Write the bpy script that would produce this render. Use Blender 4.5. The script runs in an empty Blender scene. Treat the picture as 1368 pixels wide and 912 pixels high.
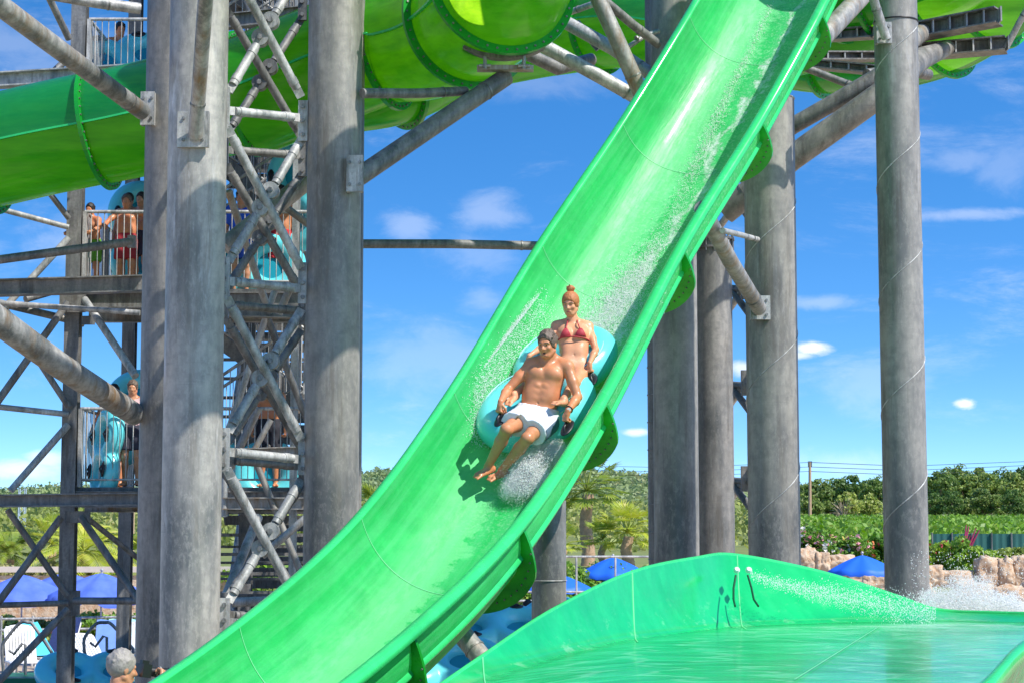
import bpy, math, random
import numpy as np
from mathutils import Vector, Matrix
C = bpy.context.scene.collection
rnd = random.Random(7)
rng = np.random.default_rng(11)
PI = math.pi
# ------------------------------------------------------------------ camera geometry
FP = 2610.0; PITCH = math.atan(264/2610); CAMZ = 2.9
CAMP = Vector((0, 0, CAMZ))
def ray(px, py):
    a = (px-684)/FP; b = -(py-456)/FP
    return Vector((a, math.cos(PITCH)-b*math.sin(PITCH), math.sin(PITCH)+b*math.cos(PITCH)))
def P(px, py, Y):
    d = ray(px, py); return CAMP + d*(Y/d.y)
def V(*a): return Vector(a)
# ------------------------------------------------------------------ object helpers
ORG = {}
def tag(o, label=None, cat=None, group=None, kind=None):
    if label: o['label'] = label
    if cat: o['category'] = cat
    if group: o['group'] = group
    if kind: o['kind'] = kind
    return o
def empty(name, loc, label, cat, group=None):
    o = bpy.data.objects.new(name, None); C.objects.link(o); o.location = loc
    o.empty_display_size = 0.1
    ORG[o] = Vector(loc); return tag(o, label, cat, group)
class MB:
    def __init__(s): s.v = []; s.f = []; s.sm = []; s.uv = {}; s.mi = []; s.cur = 0
    def add(s, vs, fs, smooth=True, uvs=None):
        n = len(s.v); s.v.extend([tuple(x) for x in vs])
        for i, f in enumerate(fs):
            s.f.append(tuple(n+k for k in f)); s.sm.append(smooth); s.mi.append(s.cur)
        if uvs is not None:
            for i, u in enumerate(uvs): s.uv[n+i] = u
        return s
    def tube(s, p0, p1, r, r2=None, seg=12, caps=True):
        p0 = Vector(p0); p1 = Vector(p1); r2 = r if r2 is None else r2
        d = (p1-p0).normalized(); u = d.orthogonal().normalized(); w = d.cross(u)
        vs = []
        for p, rr in ((p0, r), (p1, r2)):
            for i in range(seg):
                a = 2*PI*i/seg; vs.append(p+u*(rr*math.cos(a))+w*(rr*math.sin(a)))
        s.add(vs, [(i, (i+1) % seg, seg+(i+1) % seg, seg+i) for i in range(seg)], True)
        if caps:
            s.add(vs[:seg], [tuple(range(seg))[::-1]], False); s.add(vs[seg:], [tuple(range(seg))], False)
        return s
    def path(s, pts, r, seg=8, closed=False, caps=True):
        pts = [Vector(p) for p in pts]; n = len(pts)
        rs = r if isinstance(r, (list, tuple)) else [r]*n
        u = None; vs = []
        for i, p in enumerate(pts):
            if closed: t = pts[(i+1) % n]-pts[i-1]
            else: t = pts[min(i+1, n-1)]-pts[max(i-1, 0)]
            t.normalize()
            if u is None: u = t.orthogonal().normalized()
            u = (u-t*u.dot(t)).normalized(); w = t.cross(u)
            for k in range(seg):
                a = 2*PI*k/seg; vs.append(p+u*(rs[i]*math.cos(a))+w*(rs[i]*math.sin(a)))
        fs = []
        for i in range(n if closed else n-1):
            j = (i+1) % n
            for k in range(seg):
                fs.append((i*seg+k, i*seg+(k+1) % seg, j*seg+(k+1) % seg, j*seg+k))
        s.add(vs, fs, True)
        if caps and not closed:
            s.add(vs[:seg], [tuple(range(seg))[::-1]], False); s.add(vs[-seg:], [tuple(range(seg))], False)
        return s
    def box(s, c, size, ax=None, bev=0.0):
        c = Vector(c); hx, hy, hz = [q/2 for q in size]
        X, Y, Z = ax if ax else (V(1,0,0), V(0,1,0), V(0,0,1))
        vs = [c+X*(sx*hx)+Y*(sy*hy)+Z*(sz*hz) for sx in (-1,1) for sy in (-1,1) for sz in (-1,1)]
        s.add(vs, [(0,1,3,2),(4,6,7,5),(0,4,5,1),(2,3,7,6),(0,2,6,4),(1,5,7,3)], False); return s
    def bar(s, p0, p1, w, h, up=(0,0,1)):
        p0 = Vector(p0); p1 = Vector(p1); d = p1-p0; L = d.length; d.normalize()
        up = Vector(up); X = d.cross(up)
        if X.length < 1e-4: X = d.orthogonal()
        X.normalize(); Z = X.cross(d).normalized()
        return s.box((p0+p1)/2, (w, L, h), (X, d, Z))
    def hbeam(s, p0, p1, w, h, t=0.012, up=(0,0,1)):
        p0 = Vector(p0); p1 = Vector(p1); d = (p1-p0); L = d.length; d.normalize()
        X = d.cross(Vector(up)); X = X.normalized() if X.length > 1e-4 else d.orthogonal().normalized()
        Z = X.cross(d).normalized(); c = (p0+p1)/2
        s.box(c+Z*(h/2-t/2), (w, L, t), (X, d, Z)); s.box(c-Z*(h/2-t/2), (w, L, t), (X, d, Z))
        s.box(c, (t, L, h-2*t), (X, d, Z)); return s
    def ball(s, c, r, sz=(1,1,1), seg=10, ax=None):
        c = Vector(c); X, Y, Z = ax if ax else (V(1,0,0), V(0,1,0), V(0,0,1))
        vs = []; nr = seg//2
        for i in range(nr+1):
            th = PI*i/nr
            for k in range(seg):
                a = 2*PI*k/seg
                vs.append(c+X*(r*sz[0]*math.sin(th)*math.cos(a))+Y*(r*sz[1]*math.sin(th)*math.sin(a))+Z*(r*sz[2]*math.cos(th)))
        s.add(vs, [(i*seg+k, (i+1)*seg+k, (i+1)*seg+(k+1) % seg, i*seg+(k+1) % seg) for i in range(nr) for k in range(seg)], True); return s
    def grid(s, rows, uvrows=None, close_u=False, smooth=True):
        n = len(rows); m = len(rows[0]); vs = [p for r in rows for p in r]
        fs = [(i*m+k, i*m+(k+1) % m, (i+1)*m+(k+1) % m, (i+1)*m+k) for i in range(n-1) for k in range(m if close_u else m-1)]
        s.add(vs, fs, smooth, [u for r in uvrows for u in r] if uvrows else None); return s
    def build(s, name, mat, parent=None, org=None, mat2=None):
        vs = s.v
        if parent is not None:
            o0 = ORG[parent]
        elif org is not None: o0 = Vector(org)
        else:
            A = np.array(vs); o0 = Vector(((A[:,0].min()+A[:,0].max())/2, (A[:,1].min()+A[:,1].max())/2, A[:,2].min()))
        me = bpy.data.meshes.new(name)
        A = np.array(vs, dtype=float)-np.array(o0)
        me.from_pydata(A.tolist(), [], s.f)
        me.polygons.foreach_set('use_smooth', s.sm)
        if s.uv:
            uv = me.uv_layers.new(name='UVMap'); li = np.empty(len(me.loops), dtype=np.int32); me.loops.foreach_get('vertex_index', li)
            ua = np.zeros((len(vs), 2))
            for k, u in s.uv.items(): ua[k] = u
            uv.data.foreach_set('uv', ua[li].ravel())
        me.materials.append(mat)
        if mat2: me.materials.append(mat2); me.polygons.foreach_set('material_index', s.mi)
        me.update()
        o = bpy.data.objects.new(name, me); C.objects.link(o)
        if parent is not None: o.parent = parent; ORG[o] = o0
        else: o.location = o0; ORG[o] = o0
        return o
def mesh_np(name, verts, faces, mat, parent=None, smooth=True, org=None):
    me = bpy.data.meshes.new(name); verts = np.asarray(verts, dtype=float); faces = np.asarray(faces, dtype=np.int32)
    o0 = np.array(ORG[parent]) if parent is not None else (np.array(org) if org is not None else np.array([verts[:,0].mean(), verts[:,1].mean(), verts[:,2].min()]))
    v = verts-o0; nf, k = faces.shape
    me.vertices.add(len(v)); me.vertices.foreach_set('co', v.ravel())
    me.loops.add(nf*k); me.loops.foreach_set('vertex_index', faces.ravel())
    me.polygons.add(nf); me.polygons.foreach_set('loop_start', np.arange(nf, dtype=np.int32)*k)
    me.polygons.foreach_set('use_smooth', np.full(nf, smooth)); me.update(calc_edges=True); me.validate()
    me.materials.append(mat)
    o = bpy.data.objects.new(name, me); C.objects.link(o)
    if parent is not None: o.parent = parent
    else: o.location = o0
    ORG[o] = Vector(o0); return o
def copy_tree(o, parent=None):
    c = o.copy(); C.objects.link(c)
    if parent is not None: c.parent = parent
    for ch in list(o.children): copy_tree(ch, c)
    return c
def catmull(pts, n):
    pts = [Vector(p) for p in pts]; out = []
    q = [pts[0]*2-pts[1]]+pts+[pts[-1]*2-pts[-2]]
    for i in range(1, len(q)-2):
        a, b, c, d = q[i-1], q[i], q[i+1], q[i+2]
        for k in range(n):
            t = k/n
            out.append(0.5*((2*b)+(c-a)*t+(2*a-5*b+4*c-d)*t*t+(3*b-a-3*c+d)*t**3))
    out.append(pts[-1]); return out
# ------------------------------------------------------------------ materials
class NT:
    def __init__(s, name):
        s.m = bpy.data.materials.new(name); s.m.use_nodes = True; s.t = s.m.node_tree; s.t.nodes.clear()
        s.out = s.n('ShaderNodeOutputMaterial')
    def n(s, typ, **kw):
        x = s.t.nodes.new(typ)
        for k, v in kw.items():
            if k in x.inputs.keys() and not hasattr(x, k): x.inputs[k].default_value = v
            else:
                try: setattr(x, k, v)
                except Exception: x.inputs[k].default_value = v
        return x
    def l(s, a, b): s.t.links.new(a, b)
    def val(s, sock, v):
        if isinstance(v, bpy.types.NodeSocket): s.l(v, sock)
        elif isinstance(v, (tuple, list)) and sock.type == 'RGBA' and len(v) == 3: sock.default_value = (*v, 1)
        else: sock.default_value = v
    def math(s, op, a, b=0.5, c=None, clamp=False):
        x = s.n('ShaderNodeMath'); x.operation = op; x.use_clamp = clamp
        s.val(x.inputs[0], a); s.val(x.inputs[1], b)
        if c is not None: s.val(x.inputs[2], c)
        return x.outputs[0]
    def coord(s, which='Object', scale=(1,1,1)):
        tc = s.n('ShaderNodeTexCoord'); mp = s.n('ShaderNodeMapping'); s.l(tc.outputs[which], mp.inputs[0]); mp.inputs['Scale'].default_value = scale
        return mp.outputs[0]
    def noise(s, vec, scale=5, detail=4, rough=0.55, out='Fac'):
        x = s.n('ShaderNodeTexNoise'); s.l(vec, x.inputs['Vector']); x.inputs['Scale'].default_value = scale
        x.inputs['Detail'].default_value = detail; x.inputs['Roughness'].default_value = rough; return x.outputs[out]
    def ramp(s, fac, stops, interp='LINEAR'):
        x = s.n('ShaderNodeValToRGB'); s.l(fac, x.inputs[0]); cr = x.color_ramp; cr.interpolation = interp
        while len(cr.elements) < len(stops): cr.elements.new(0.5)
        for e, (p, c) in zip(cr.elements, stops):
            e.position = p; e.color = (*c, 1) if isinstance(c, tuple) else (c, c, c, 1)
        return x.outputs[0]
    def mr(s, v, a, b, c=0, d=1, smooth=False):
        x = s.n('ShaderNodeMapRange'); s.val(x.inputs[0], v)
        for i, q in enumerate((a, b, c, d)): x.inputs[i+1].default_value = q
        if smooth: x.interpolation_type = 'SMOOTHSTEP'
        return x.outputs[0]
    def mix(s, fac, a, b):
        x = s.n('ShaderNodeMix'); x.data_type = 'RGBA'; s.val(x.inputs[0], fac); s.val(x.inputs[6], a); s.val(x.inputs[7], b); return x.outputs[2]
    def bump(s, h, strength=0.3, dist=0.01):
        x = s.n('ShaderNodeBump'); x.inputs['Strength'].default_value = strength; x.inputs['Distance'].default_value = dist; s.l(h, x.inputs['Height']); return x.outputs[0]
    def pbr(s, color, rough=0.5, metal=0.0, normal=None, **kw):
        b = s.n('ShaderNodeBsdfPrincipled'); s.val(b.inputs['Base Color'], color); s.val(b.inputs['Roughness'], rough); s.val(b.inputs['Metallic'], metal)
        if normal is not None: s.l(normal, b.inputs['Normal'])
        for k, v in kw.items(): s.val(b.inputs[k], v)
        return b.outputs[0]
    def fin(s, sh): s.l(sh, s.out.inputs[0]); return s.m
    def mixs(s, fac, a, b):
        x = s.n('ShaderNodeMixShader'); s.val(x.inputs[0], fac); s.l(a, x.inputs[1]); s.l(b, x.inputs[2]); return x.outputs[0]
def steel(name, base=0.33, warm=(1.0,0.97,0.92), cool=(0.86,0.97,0.98), metal=0.18, rust=0.0, patch=0.6, scl=1.0):
    t = NT(name); v = t.coord('Object'); vs = t.coord('Object', (1,1,0.18))
    a = t.noise(vs, 2.6*scl, 6, 0.62); b = t.noise(v, 9*scl, 5, 0.6); c = t.noise(v, 0.8*scl, 3)
    c1 = tuple(base*0.42*k for k in cool); c2 = tuple(base*1.5*k for k in warm)
    col = t.mix(t.mr(a, 0.40, 0.62), c1, c2)
    big = t.noise(t.coord('Object', (1,1,0.45)), 1.15*scl, 5, 0.65)
    col = t.mix(t.math('MULTIPLY', t.mr(big, 0.42, 0.60), 0.5), col, tuple(base*1.3*k for k in warm))
    col = t.mix(t.math('MULTIPLY', t.mr(b, 0.42, 0.66), 0.55), col, tuple(base*0.60*k for k in (1.0,0.98,0.93)))
    spk = t.noise(t.coord('Object', (1,1,0.5)), 22*scl, 6, 0.8)
    col = t.mix(t.math('MULTIPLY', t.mr(spk, 0.50, 0.62), 0.30), col, tuple(base*1.6*k for k in warm))
    dirt = t.math('MULTIPLY', t.mr(t.noise(t.coord('Object', (1.6,1.6,0.12)), 3.0*scl, 6, 0.72), 0.52, 0.62), t.mr(t.noise(v, 0.6*scl, 4), 0.46, 0.56))
    col = t.mix(t.math('MULTIPLY', dirt, 0.6), col, (base*0.42, base*0.36, base*0.28))
    wh = t.math('MULTIPLY', t.mr(t.noise(vs, 1.7*scl, 7, 0.74), 0.54, 0.66), t.mr(c, 0.42, 0.56))
    col = t.mix(t.math('MULTIPLY', wh, patch), col, tuple(min(0.8, base*2.1)*k for k in (1,1,1)))
    scr = t.mr(t.noise(t.coord('Object', (1,1,22)), 2.0, 3, 0.6), 0.62, 0.7)
    col = t.mix(t.math('MULTIPLY', t.math('MULTIPLY', scr, t.mr(c, 0.5, 0.62)), 0.35), col, tuple(base*0.55*k for k in cool))
    if rust > 0:
        rr = t.math('MULTIPLY', t.mr(t.noise(vs, 4, 6, 0.7), 0.5, 0.68), rust)
        col = t.mix(rr, col, (0.22, 0.13, 0.05))
    n = t.bump(t.math('ADD', b, t.math('MULTIPLY', spk, 0.6)), 0.22, 0.01)
    return t.fin(t.pbr(col, t.mr(a, 0.3, 0.7, 0.42, 0.62), metal, n))
M = {}
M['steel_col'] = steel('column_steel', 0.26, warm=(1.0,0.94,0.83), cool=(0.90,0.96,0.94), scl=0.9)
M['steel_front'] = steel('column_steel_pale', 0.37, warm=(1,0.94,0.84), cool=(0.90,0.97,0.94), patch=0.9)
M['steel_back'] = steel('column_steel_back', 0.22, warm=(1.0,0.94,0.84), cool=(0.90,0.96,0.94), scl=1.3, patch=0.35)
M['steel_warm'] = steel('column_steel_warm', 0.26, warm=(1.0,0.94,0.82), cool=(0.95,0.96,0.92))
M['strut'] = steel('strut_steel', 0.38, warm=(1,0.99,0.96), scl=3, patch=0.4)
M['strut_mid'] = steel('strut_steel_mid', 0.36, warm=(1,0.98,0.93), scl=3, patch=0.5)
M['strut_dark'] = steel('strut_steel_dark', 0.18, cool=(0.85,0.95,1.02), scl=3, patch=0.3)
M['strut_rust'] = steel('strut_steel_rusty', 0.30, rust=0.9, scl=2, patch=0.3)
M['bolt'] = steel('bolt_steel', 0.25, scl=8, metal=0.7)
M['rail'] = steel('rail_steel', 0.42, scl=4)
def plain(name, col, rough=0.5, metal=0.0, var=0.15, scale=8, bump=0.0, **kw):
    t = NT(name); v = t.coord('Object'); a = t.noise(v, scale, 4)
    c = t.mix(a, tuple(k*(1-var) for k in col), tuple(min(1, k*(1+var)) for k in col))
    n = t.bump(a, bump, 0.02) if bump else None
    return t.fin(t.pbr(c, rough, metal, n, **kw))
SUNAZ=56; SUNEL=50; SUNE=4.2; SKYS=0.13; SKYSAT=1.36; SKYVAL=1.32; CLW=7.0; EXPO=0.60
# ------------------------------------------------------------------ fibreglass and other materials
def fibreglass(name, col, trans, tf=0.3, rough=0.22, foam=None, coat=0.35):
    t = NT(name); v = t.coord('Object'); a = t.noise(v, 1.2, 4, 0.6); b = t.noise(v, 7, 4, 0.6)
    c = t.mix(t.mr(a, 0.3, 0.7), tuple(k*0.82 for k in col), tuple(k*1.15 for k in col))
    c = t.mix(t.math('MULTIPLY', t.mr(b, 0.5, 0.75), 0.25), c, tuple(min(1, k*1.5+0.01) for k in col))
    nrm = None; r = t.mr(b, 0.3, 0.7, rough, rough+0.12)
    if foam:
        uvn = t.n('ShaderNodeTexCoord').outputs['UV']
        sx = t.n('ShaderNodeSeparateXYZ'); t.l(uvn, sx.inputs[0]); u, w = sx.outputs[0], sx.outputs[1]
        c, nrm = foam(t, c, u, w, v)
    else:
        nrm = t.bump(t.noise(v, 3, 3), 0.04, 0.02)
    p = t.pbr(c, r, 0, nrm, **{'Coat Weight': coat, 'Coat Roughness': 0.12, 'IOR': 1.42})
    tr = t.n('ShaderNodeBsdfTranslucent'); st_ = t.noise(t.coord('Object', (0.5,1.5,4)), 1.5, 6, 0.65)
    t.l(t.mix(t.mr(st_, 0.35, 0.65), tuple(k*0.6 for k in trans), tuple(min(1, k*1.35+0.02) for k in trans)), tr.inputs[0])
    return t.fin(t.mixs(tf, p, tr.outputs[0]))
def stretch(t, u, w, su, sw, warp=0.0):
    cx = t.n('ShaderNodeCombineXYZ'); t.l(t.math('MULTIPLY', u, su), cx.inputs[0]); t.l(t.math('MULTIPLY', w, sw), cx.inputs[1]); return cx.outputs[0]
def slide_foam(t, c, u, w, v):
    # u: metres down the slide, w: -1 (left rim) .. 1 (right rim)
    n1 = t.noise(stretch(t, u, w, 1.3, 5), 3.0, 7, 0.72)
    fine = t.noise(v, 22, 5, 0.8); speck = t.noise(v, 34, 3, 0.75)
    wob = t.math('MULTIPLY', t.math('SUBTRACT', t.noise(stretch(t, u, w, 0.5, 0.6), 2.2, 3), 0.5), 0.5)
    def band(center, half, soft=0.12):
        d = t.math('ABSOLUTE', t.math('SUBTRACT', t.math('ADD', w, wob), center))
        return t.mr(d, half, half+soft, 1, 0)
    # long streaks of white water on the right of the floor, painted highlight on the left
    b1 = t.math('MULTIPLY', band(0.0, 0.015, 0.06), t.mr(u, 6.3, 6.8, 1, 0))
    b3 = t.math('MULTIPLY', band(-0.10, 0.15, 0.22), t.math('MULTIPLY', t.mr(u, 3.0, 4.6, 0, 1), t.mr(u, 6.6, 7.2, 1, 0)))
    hl_band = t.math('MULTIPLY', band(-0.40, 0.02, 0.16), t.mr(u, 3.2, 6.4, 0.55, 0.2))  # soft highlight along the left wall, put into the colour
    b5 = t.math('MULTIPLY', band(-0.36, 0.03, 0.14), t.math('MULTIPLY', t.mr(u, 4.3, 5.0, 0, 1), t.mr(u, 6.8, 7.3, 1, 0)))
    fo = t.math('MAXIMUM', t.math('MULTIPLY', b5, 0.35), t.math('MAXIMUM', t.math('MULTIPLY', b1, 0.85), b3))
    thr = t.math('ADD', t.math('MULTIPLY', n1, 0.55), t.math('MULTIPLY', fine, 0.45))
    f1 = t.mr(t.math('ADD', t.math('MULTIPLY', fo, 0.26), thr), 0.66, 0.80)
    # paler band ending in a rippled edge along the floor
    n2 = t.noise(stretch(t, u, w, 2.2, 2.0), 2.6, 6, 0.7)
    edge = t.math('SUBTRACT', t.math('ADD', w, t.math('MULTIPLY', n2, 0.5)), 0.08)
    pale_band = t.math('MULTIPLY', t.mr(edge, -0.02, 0.02, 1, 0), t.mr(t.math('ADD', w, t.math('MULTIPLY', n1, 0.3)), -0.5, -0.2, 0, 1))
    gr = t.math('MULTIPLY', t.mr(speck, 0.5, 0.62), t.math('MULTIPLY', t.mr(t.math('ADD', w, wob), -0.55, -0.1), t.mr(u, 7.0, 8.0, 1, 0.1)))
    c = t.mix(t.math('MULTIPLY', pale_band, 0.42), c, (0.28, 0.80, 0.36))
    c = t.mix(t.math('MULTIPLY', gr, 0.45), c, (0.45, 0.8, 0.5))
    c = t.mix(t.math('MULTIPLY', t.math('MULTIPLY', hl_band, t.mr(n1, 0.42, 0.6)), 0.5), c, (0.5, 0.85, 0.6))
    c = t.mix(t.math('MULTIPLY', t.mr(t.noise(stretch(t, u, w, 0.25, 6), 2.0, 5, 0.6), 0.42, 0.62), 0.28), c, (0.16, 0.70, 0.30))
    c = t.mix(t.math('MULTIPLY', f1, 0.9), c, (0.80, 0.86, 0.82))
    st = t.noise(stretch(t, u, w, 0.8, 9), 3.0, 5, 0.6)
    h = t.math('ADD', t.math('MULTIPLY', st, 0.6), t.math('ADD', t.math('MULTIPLY', fine, t.mr(w, -0.3, 0.3, 0.1, 0.7)), f1))
    return c, t.bump(h, 0.5, 0.014)
def bowl_foam(t, c, u, w, v):
    r1 = t.noise(t.coord('Object', (1.1, 2.6, 1)), 2.2, 5, 0.6); fine = t.noise(v, 34, 4, 0.75)
    wv = t.n('ShaderNodeTexWave'); t.l(t.coord('Object', (0.5, 1.5, 1)), wv.inputs[0]); wv.inputs['Scale'].default_value = 1.1
    wv.inputs['Distortion'].default_value = 9; wv.inputs['Detail'].default_value = 4; wv.inputs['Detail Scale'].default_value = 1.5
    # u: 0..1 along the channel, w: 0 (far rim) .. 1 (near rim)
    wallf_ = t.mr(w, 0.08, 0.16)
    far = t.math('MULTIPLY', t.mr(w, 0.06, 0.12), t.math('MULTIPLY', t.mr(w, 0.30, 0.16), t.mr(u, 0.45, 0.75)))
    jet = t.math('MULTIPLY', far, t.mr(t.math('ADD', t.math('MULTIPLY', r1, 0.5), t.math('MULTIPLY', fine, 0.6)), 0.50, 0.68))
    lines = t.math('MULTIPLY', t.mr(wv.outputs[0], 0.90, 0.99), t.mr(w, 0.12, 0.2))
    wall = t.math('MULTIPLY', t.mr(w, 0.01, 0.05), t.math('MULTIPLY', t.mr(w, 0.11, 0.06), t.mr(t.noise(t.coord('Object', (2, 2, 5)), 1.6, 6, 0.7), 0.56, 0.66)))
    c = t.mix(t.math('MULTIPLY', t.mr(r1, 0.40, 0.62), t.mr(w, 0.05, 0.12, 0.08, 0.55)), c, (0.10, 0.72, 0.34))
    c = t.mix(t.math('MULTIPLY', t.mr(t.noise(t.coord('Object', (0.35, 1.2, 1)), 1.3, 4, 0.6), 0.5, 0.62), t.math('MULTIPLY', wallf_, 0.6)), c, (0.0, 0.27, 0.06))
    c = t.mix(t.math('MULTIPLY', lines, 0.30), c, (0.45, 0.85, 0.6))
    c = t.mix(t.math('MULTIPLY', wall, 0.3), c, (0.5, 0.85, 0.55))
    c = t.mix(t.math('MULTIPLY', jet, 0.85), c, (0.80, 0.86, 0.82))
    wallm = t.mr(w, 0.05, 0.10)
    h = t.math('MULTIPLY', wallm, t.math('ADD', t.math('MULTIPLY', r1, 0.9), t.math('ADD', t.math('MULTIPLY', fine, 0.15), t.math('MULTIPLY', wv.outputs[0], 0.25))))
    return c, t.bump(h, 0.8, 0.045)
GREEN = (0.022, 0.50, 0.11)
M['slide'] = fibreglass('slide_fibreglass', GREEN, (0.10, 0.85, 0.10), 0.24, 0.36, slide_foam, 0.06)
M['rim'] = fibreglass('rim_fibreglass', (0.04, 0.60, 0.16), (0.05, 0.75, 0.12), 0.10, 0.2)
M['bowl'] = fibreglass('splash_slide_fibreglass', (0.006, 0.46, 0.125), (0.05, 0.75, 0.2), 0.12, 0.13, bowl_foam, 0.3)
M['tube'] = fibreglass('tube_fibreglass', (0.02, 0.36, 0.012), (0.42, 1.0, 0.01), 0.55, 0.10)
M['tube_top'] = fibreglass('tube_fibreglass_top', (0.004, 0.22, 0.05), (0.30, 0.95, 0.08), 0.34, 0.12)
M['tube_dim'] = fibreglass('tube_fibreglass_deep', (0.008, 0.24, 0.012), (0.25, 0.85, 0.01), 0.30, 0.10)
M['flange'] = fibreglass('flange_fibreglass', (0.012, 0.36, 0.035), (0.2, 0.8, 0.04), 0.25, 0.25)
M['raw'] = plain('raw_fibreglass', (0.42, 0.33, 0.10), 0.6, 0, 0.3, 12)
M['seam'] = plain('seam_sealant', (0.16, 0.62, 0.26), 0.5)
t = NT('raft_vinyl'); v = t.coord('Object'); a = t.noise(v, 3, 3)
M['raft'] = t.fin(t.pbr(t.mix(a, (0.10, 0.60, 0.66), (0.17, 0.70, 0.74)), 0.3, 0, t.bump(t.noise(v, 14, 3), 0.15, 0.02), **{'Coat Weight': 0.4, 'Coat Roughness': 0.1}))
M['raft_pale'] = plain('raft_vinyl_pale', (0.40, 0.74, 0.78), 0.3, 0, 0.1)
M['raft_dark'] = plain('raft_vinyl_dark', (0.01, 0.28, 0.38), 0.35, 0, 0.1)
M['handle'] = plain('handle_rubber', (0.012, 0.012, 0.016), 0.4)
def water_drops(name, col=(0.97, 0.98, 0.98)):
    t = NT(name); tr = t.n('ShaderNodeBsdfTranslucent'); tr.inputs[0].default_value = (*col, 1); return t.fin(t.mixs(0.5, t.pbr((*col,), 0.3, 0, None), tr.outputs[0]))
M['foam'] = water_drops('white_water')
# ------------------------------------------------------------------ main slide
# joint sections read off the photograph: left rim, right rim (pixel) and depth in metres
SEC = [((922,24),(1090,10),20.95),((833,168),(1010,155),20.05),((725,330),(905,325),18.75),((607,525),(800,526),17.2),((483,693),(690,693),15.65),((320,838),(545,838),13.95)]
Ls = [P(*l, y+0.4) for l, r, y in SEC]; Rs = [P(*r, y-0.4) for l, r, y in SEC]
Ls = [Ls[0]*2-Ls[1]+V(-0.1,0.3,-0.05), *Ls]; Rs = [Rs[0]*2-Rs[1]+V(-0.1,0.3,-0.05), *Rs]
Ls = [Ls[0]*2-Ls[1]+V(-0.1,0.5,-0.3), *Ls]; Rs = [Rs[0]*2-Rs[1]+V(-0.1,0.5,-0.3), *Rs]
Ls += [V(-2.70,12.25,1.69), V(-3.5,10.3,1.32), V(-4.3,8.3,1.22)]; Rs += [V(-1.55,11.75,1.68), V(-2.35,9.7,1.32), V(-3.2,7.7,1.22)]
SUB = 16
Lc = catmull(Ls, SUB); Rc = catmull(Rs, SUB); NS = len(Lc)
DEPTH = 0.70
ulen = [0.0]
for i in range(1, NS): ulen.append(ulen[-1]+((Lc[i]+Rc[i])/2-(Lc[i-1]+Rc[i-1])/2).length)
U0 = ulen[2*SUB]
def frame(i):
    i = max(0, min(NS-1, i)); a, b = max(0, i-2), min(NS-1, i+2)
    T = ((Lc[b]+Rc[b])-(Lc[a]+Rc[a])).normalized(); A = (Rc[i]-Lc[i]); W = A.length; A.normalize()
    N = T.cross(A); N = (N if N.z > 0 else -N).normalized()
    return (Lc[i]+Rc[i])/2, A, T, N, W
def prof(th, W, D=DEPTH, off=0.0):
    # th 0 (left rim) .. pi (right rim)
    e = 0.86
    c, s = math.cos(th), math.sin(th)
    x = -math.copysign(abs(c)**e, c)*(W/2+off); z = -(abs(s)**e)*(D+off)
    return x, z
def sect(i, off=0.0, m=40, th0=0, th1=PI):
    O, A, T, N, W = frame(i); out = []
    for k in range(m+1):
        x, z = prof(th0+(th1-th0)*k/m, W, DEPTH, off); out.append(O+A*x+N*z)
    return out
slide = empty('water_slide', frame(5*SUB)[0]-V(0,0,1.2), 'long open bright green slide running down from the top centre, carrying the two raft riders', 'water slide', 'green open slides')
mb = MB(); m = 44
mb.grid([sect(i, 0, m) for i in range(NS)], [[(ulen[i]-U0, -1+2*k/m) for k in range(m+1)] for i in range(NS)])
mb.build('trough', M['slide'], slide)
def rimrow(i, side):
    O, A, T, N, W = frame(i); s = side; e = O+A*(s*W/2)
    pr = [(0.003,-0.03),(0.0,0.006),(0.02,0.024),(0.05,0.028),(0.085,0.02),(0.105,0.0),(0.112,-0.04),(0.10,-0.045),(0.085,-0.01),(0.03,-0.02)]
    return [e+A*(s*x)+N*z for x, z in pr]
for s in (-1, 1):
    MB().grid([rimrow(i, s) for i in range(NS)], close_u=True).build('rim', M['rim'], slide)
def flange_mesh(i, r0, r1, th0, th1, thick=0.03, m=40):
    O, A, T, N, W = frame(i); rows = []
    for k in range(m+1):
        th = th0+(th1-th0)*k/m
        e = min(1.0, 6*min(k, m-k)/m)
        x0, z0 = prof(th, W, DEPTH, r0); x1, z1 = prof(th, W, DEPTH, r0+(r1-r0)*(0.25+0.75*e))
        p0 = O+A*x0+N*z0; p1 = O+A*x1+N*z1; h = T*(thick/2)
        rows.append([p0-h, p1-h, p1+h, p0+h])
    return rows
for j in range(0, len(SEC)+4):
    i = j*SUB
    O, A, T, N, W = frame(i); b = MB().grid(flange_mesh(i, 0.004, 0.16, 0.07, PI-0.07), smooth=False); b.cur = 1
    for k in range(3, 27):
        x, z = prof(PI*k/29, W, DEPTH, 0.09); p = O+A*x+N*z
        b.tube(p-T*0.026, p+T*0.026, 0.008, seg=6)
    b.build('joint_flange', M['flange'], slide, None, M['bolt'])
    # thin sealed joint inside the trough and over the rims
    rows = []
    for dt in (-0.004, 0.004):
        rows.append([p+T*dt for p in [O+A*prof(PI*k/m, W)[0]*0.996+N*(prof(PI*k/m, W)[1]+0.004) for k in range(m+1)]])
    MB().grid(rows).build('seam', M['seam'], slide)
# raw laminate strip under the right side (yellowed edge of the shell)
rows = []
for i in range(5*SUB-4, 8*SUB):
    O, A, T, N, W = frame(i); r = []
    for off, th in ((0.006, PI*0.60), (0.045, PI*0.585), (0.05, PI*0.575), (0.006, PI*0.55)):
        x, z = prof(th, W, DEPTH, off); r.append(O+A*x+N*z)
    rows.append(r)
MB().grid(rows).build('laminate_edge', M['raw'], slide)
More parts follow.
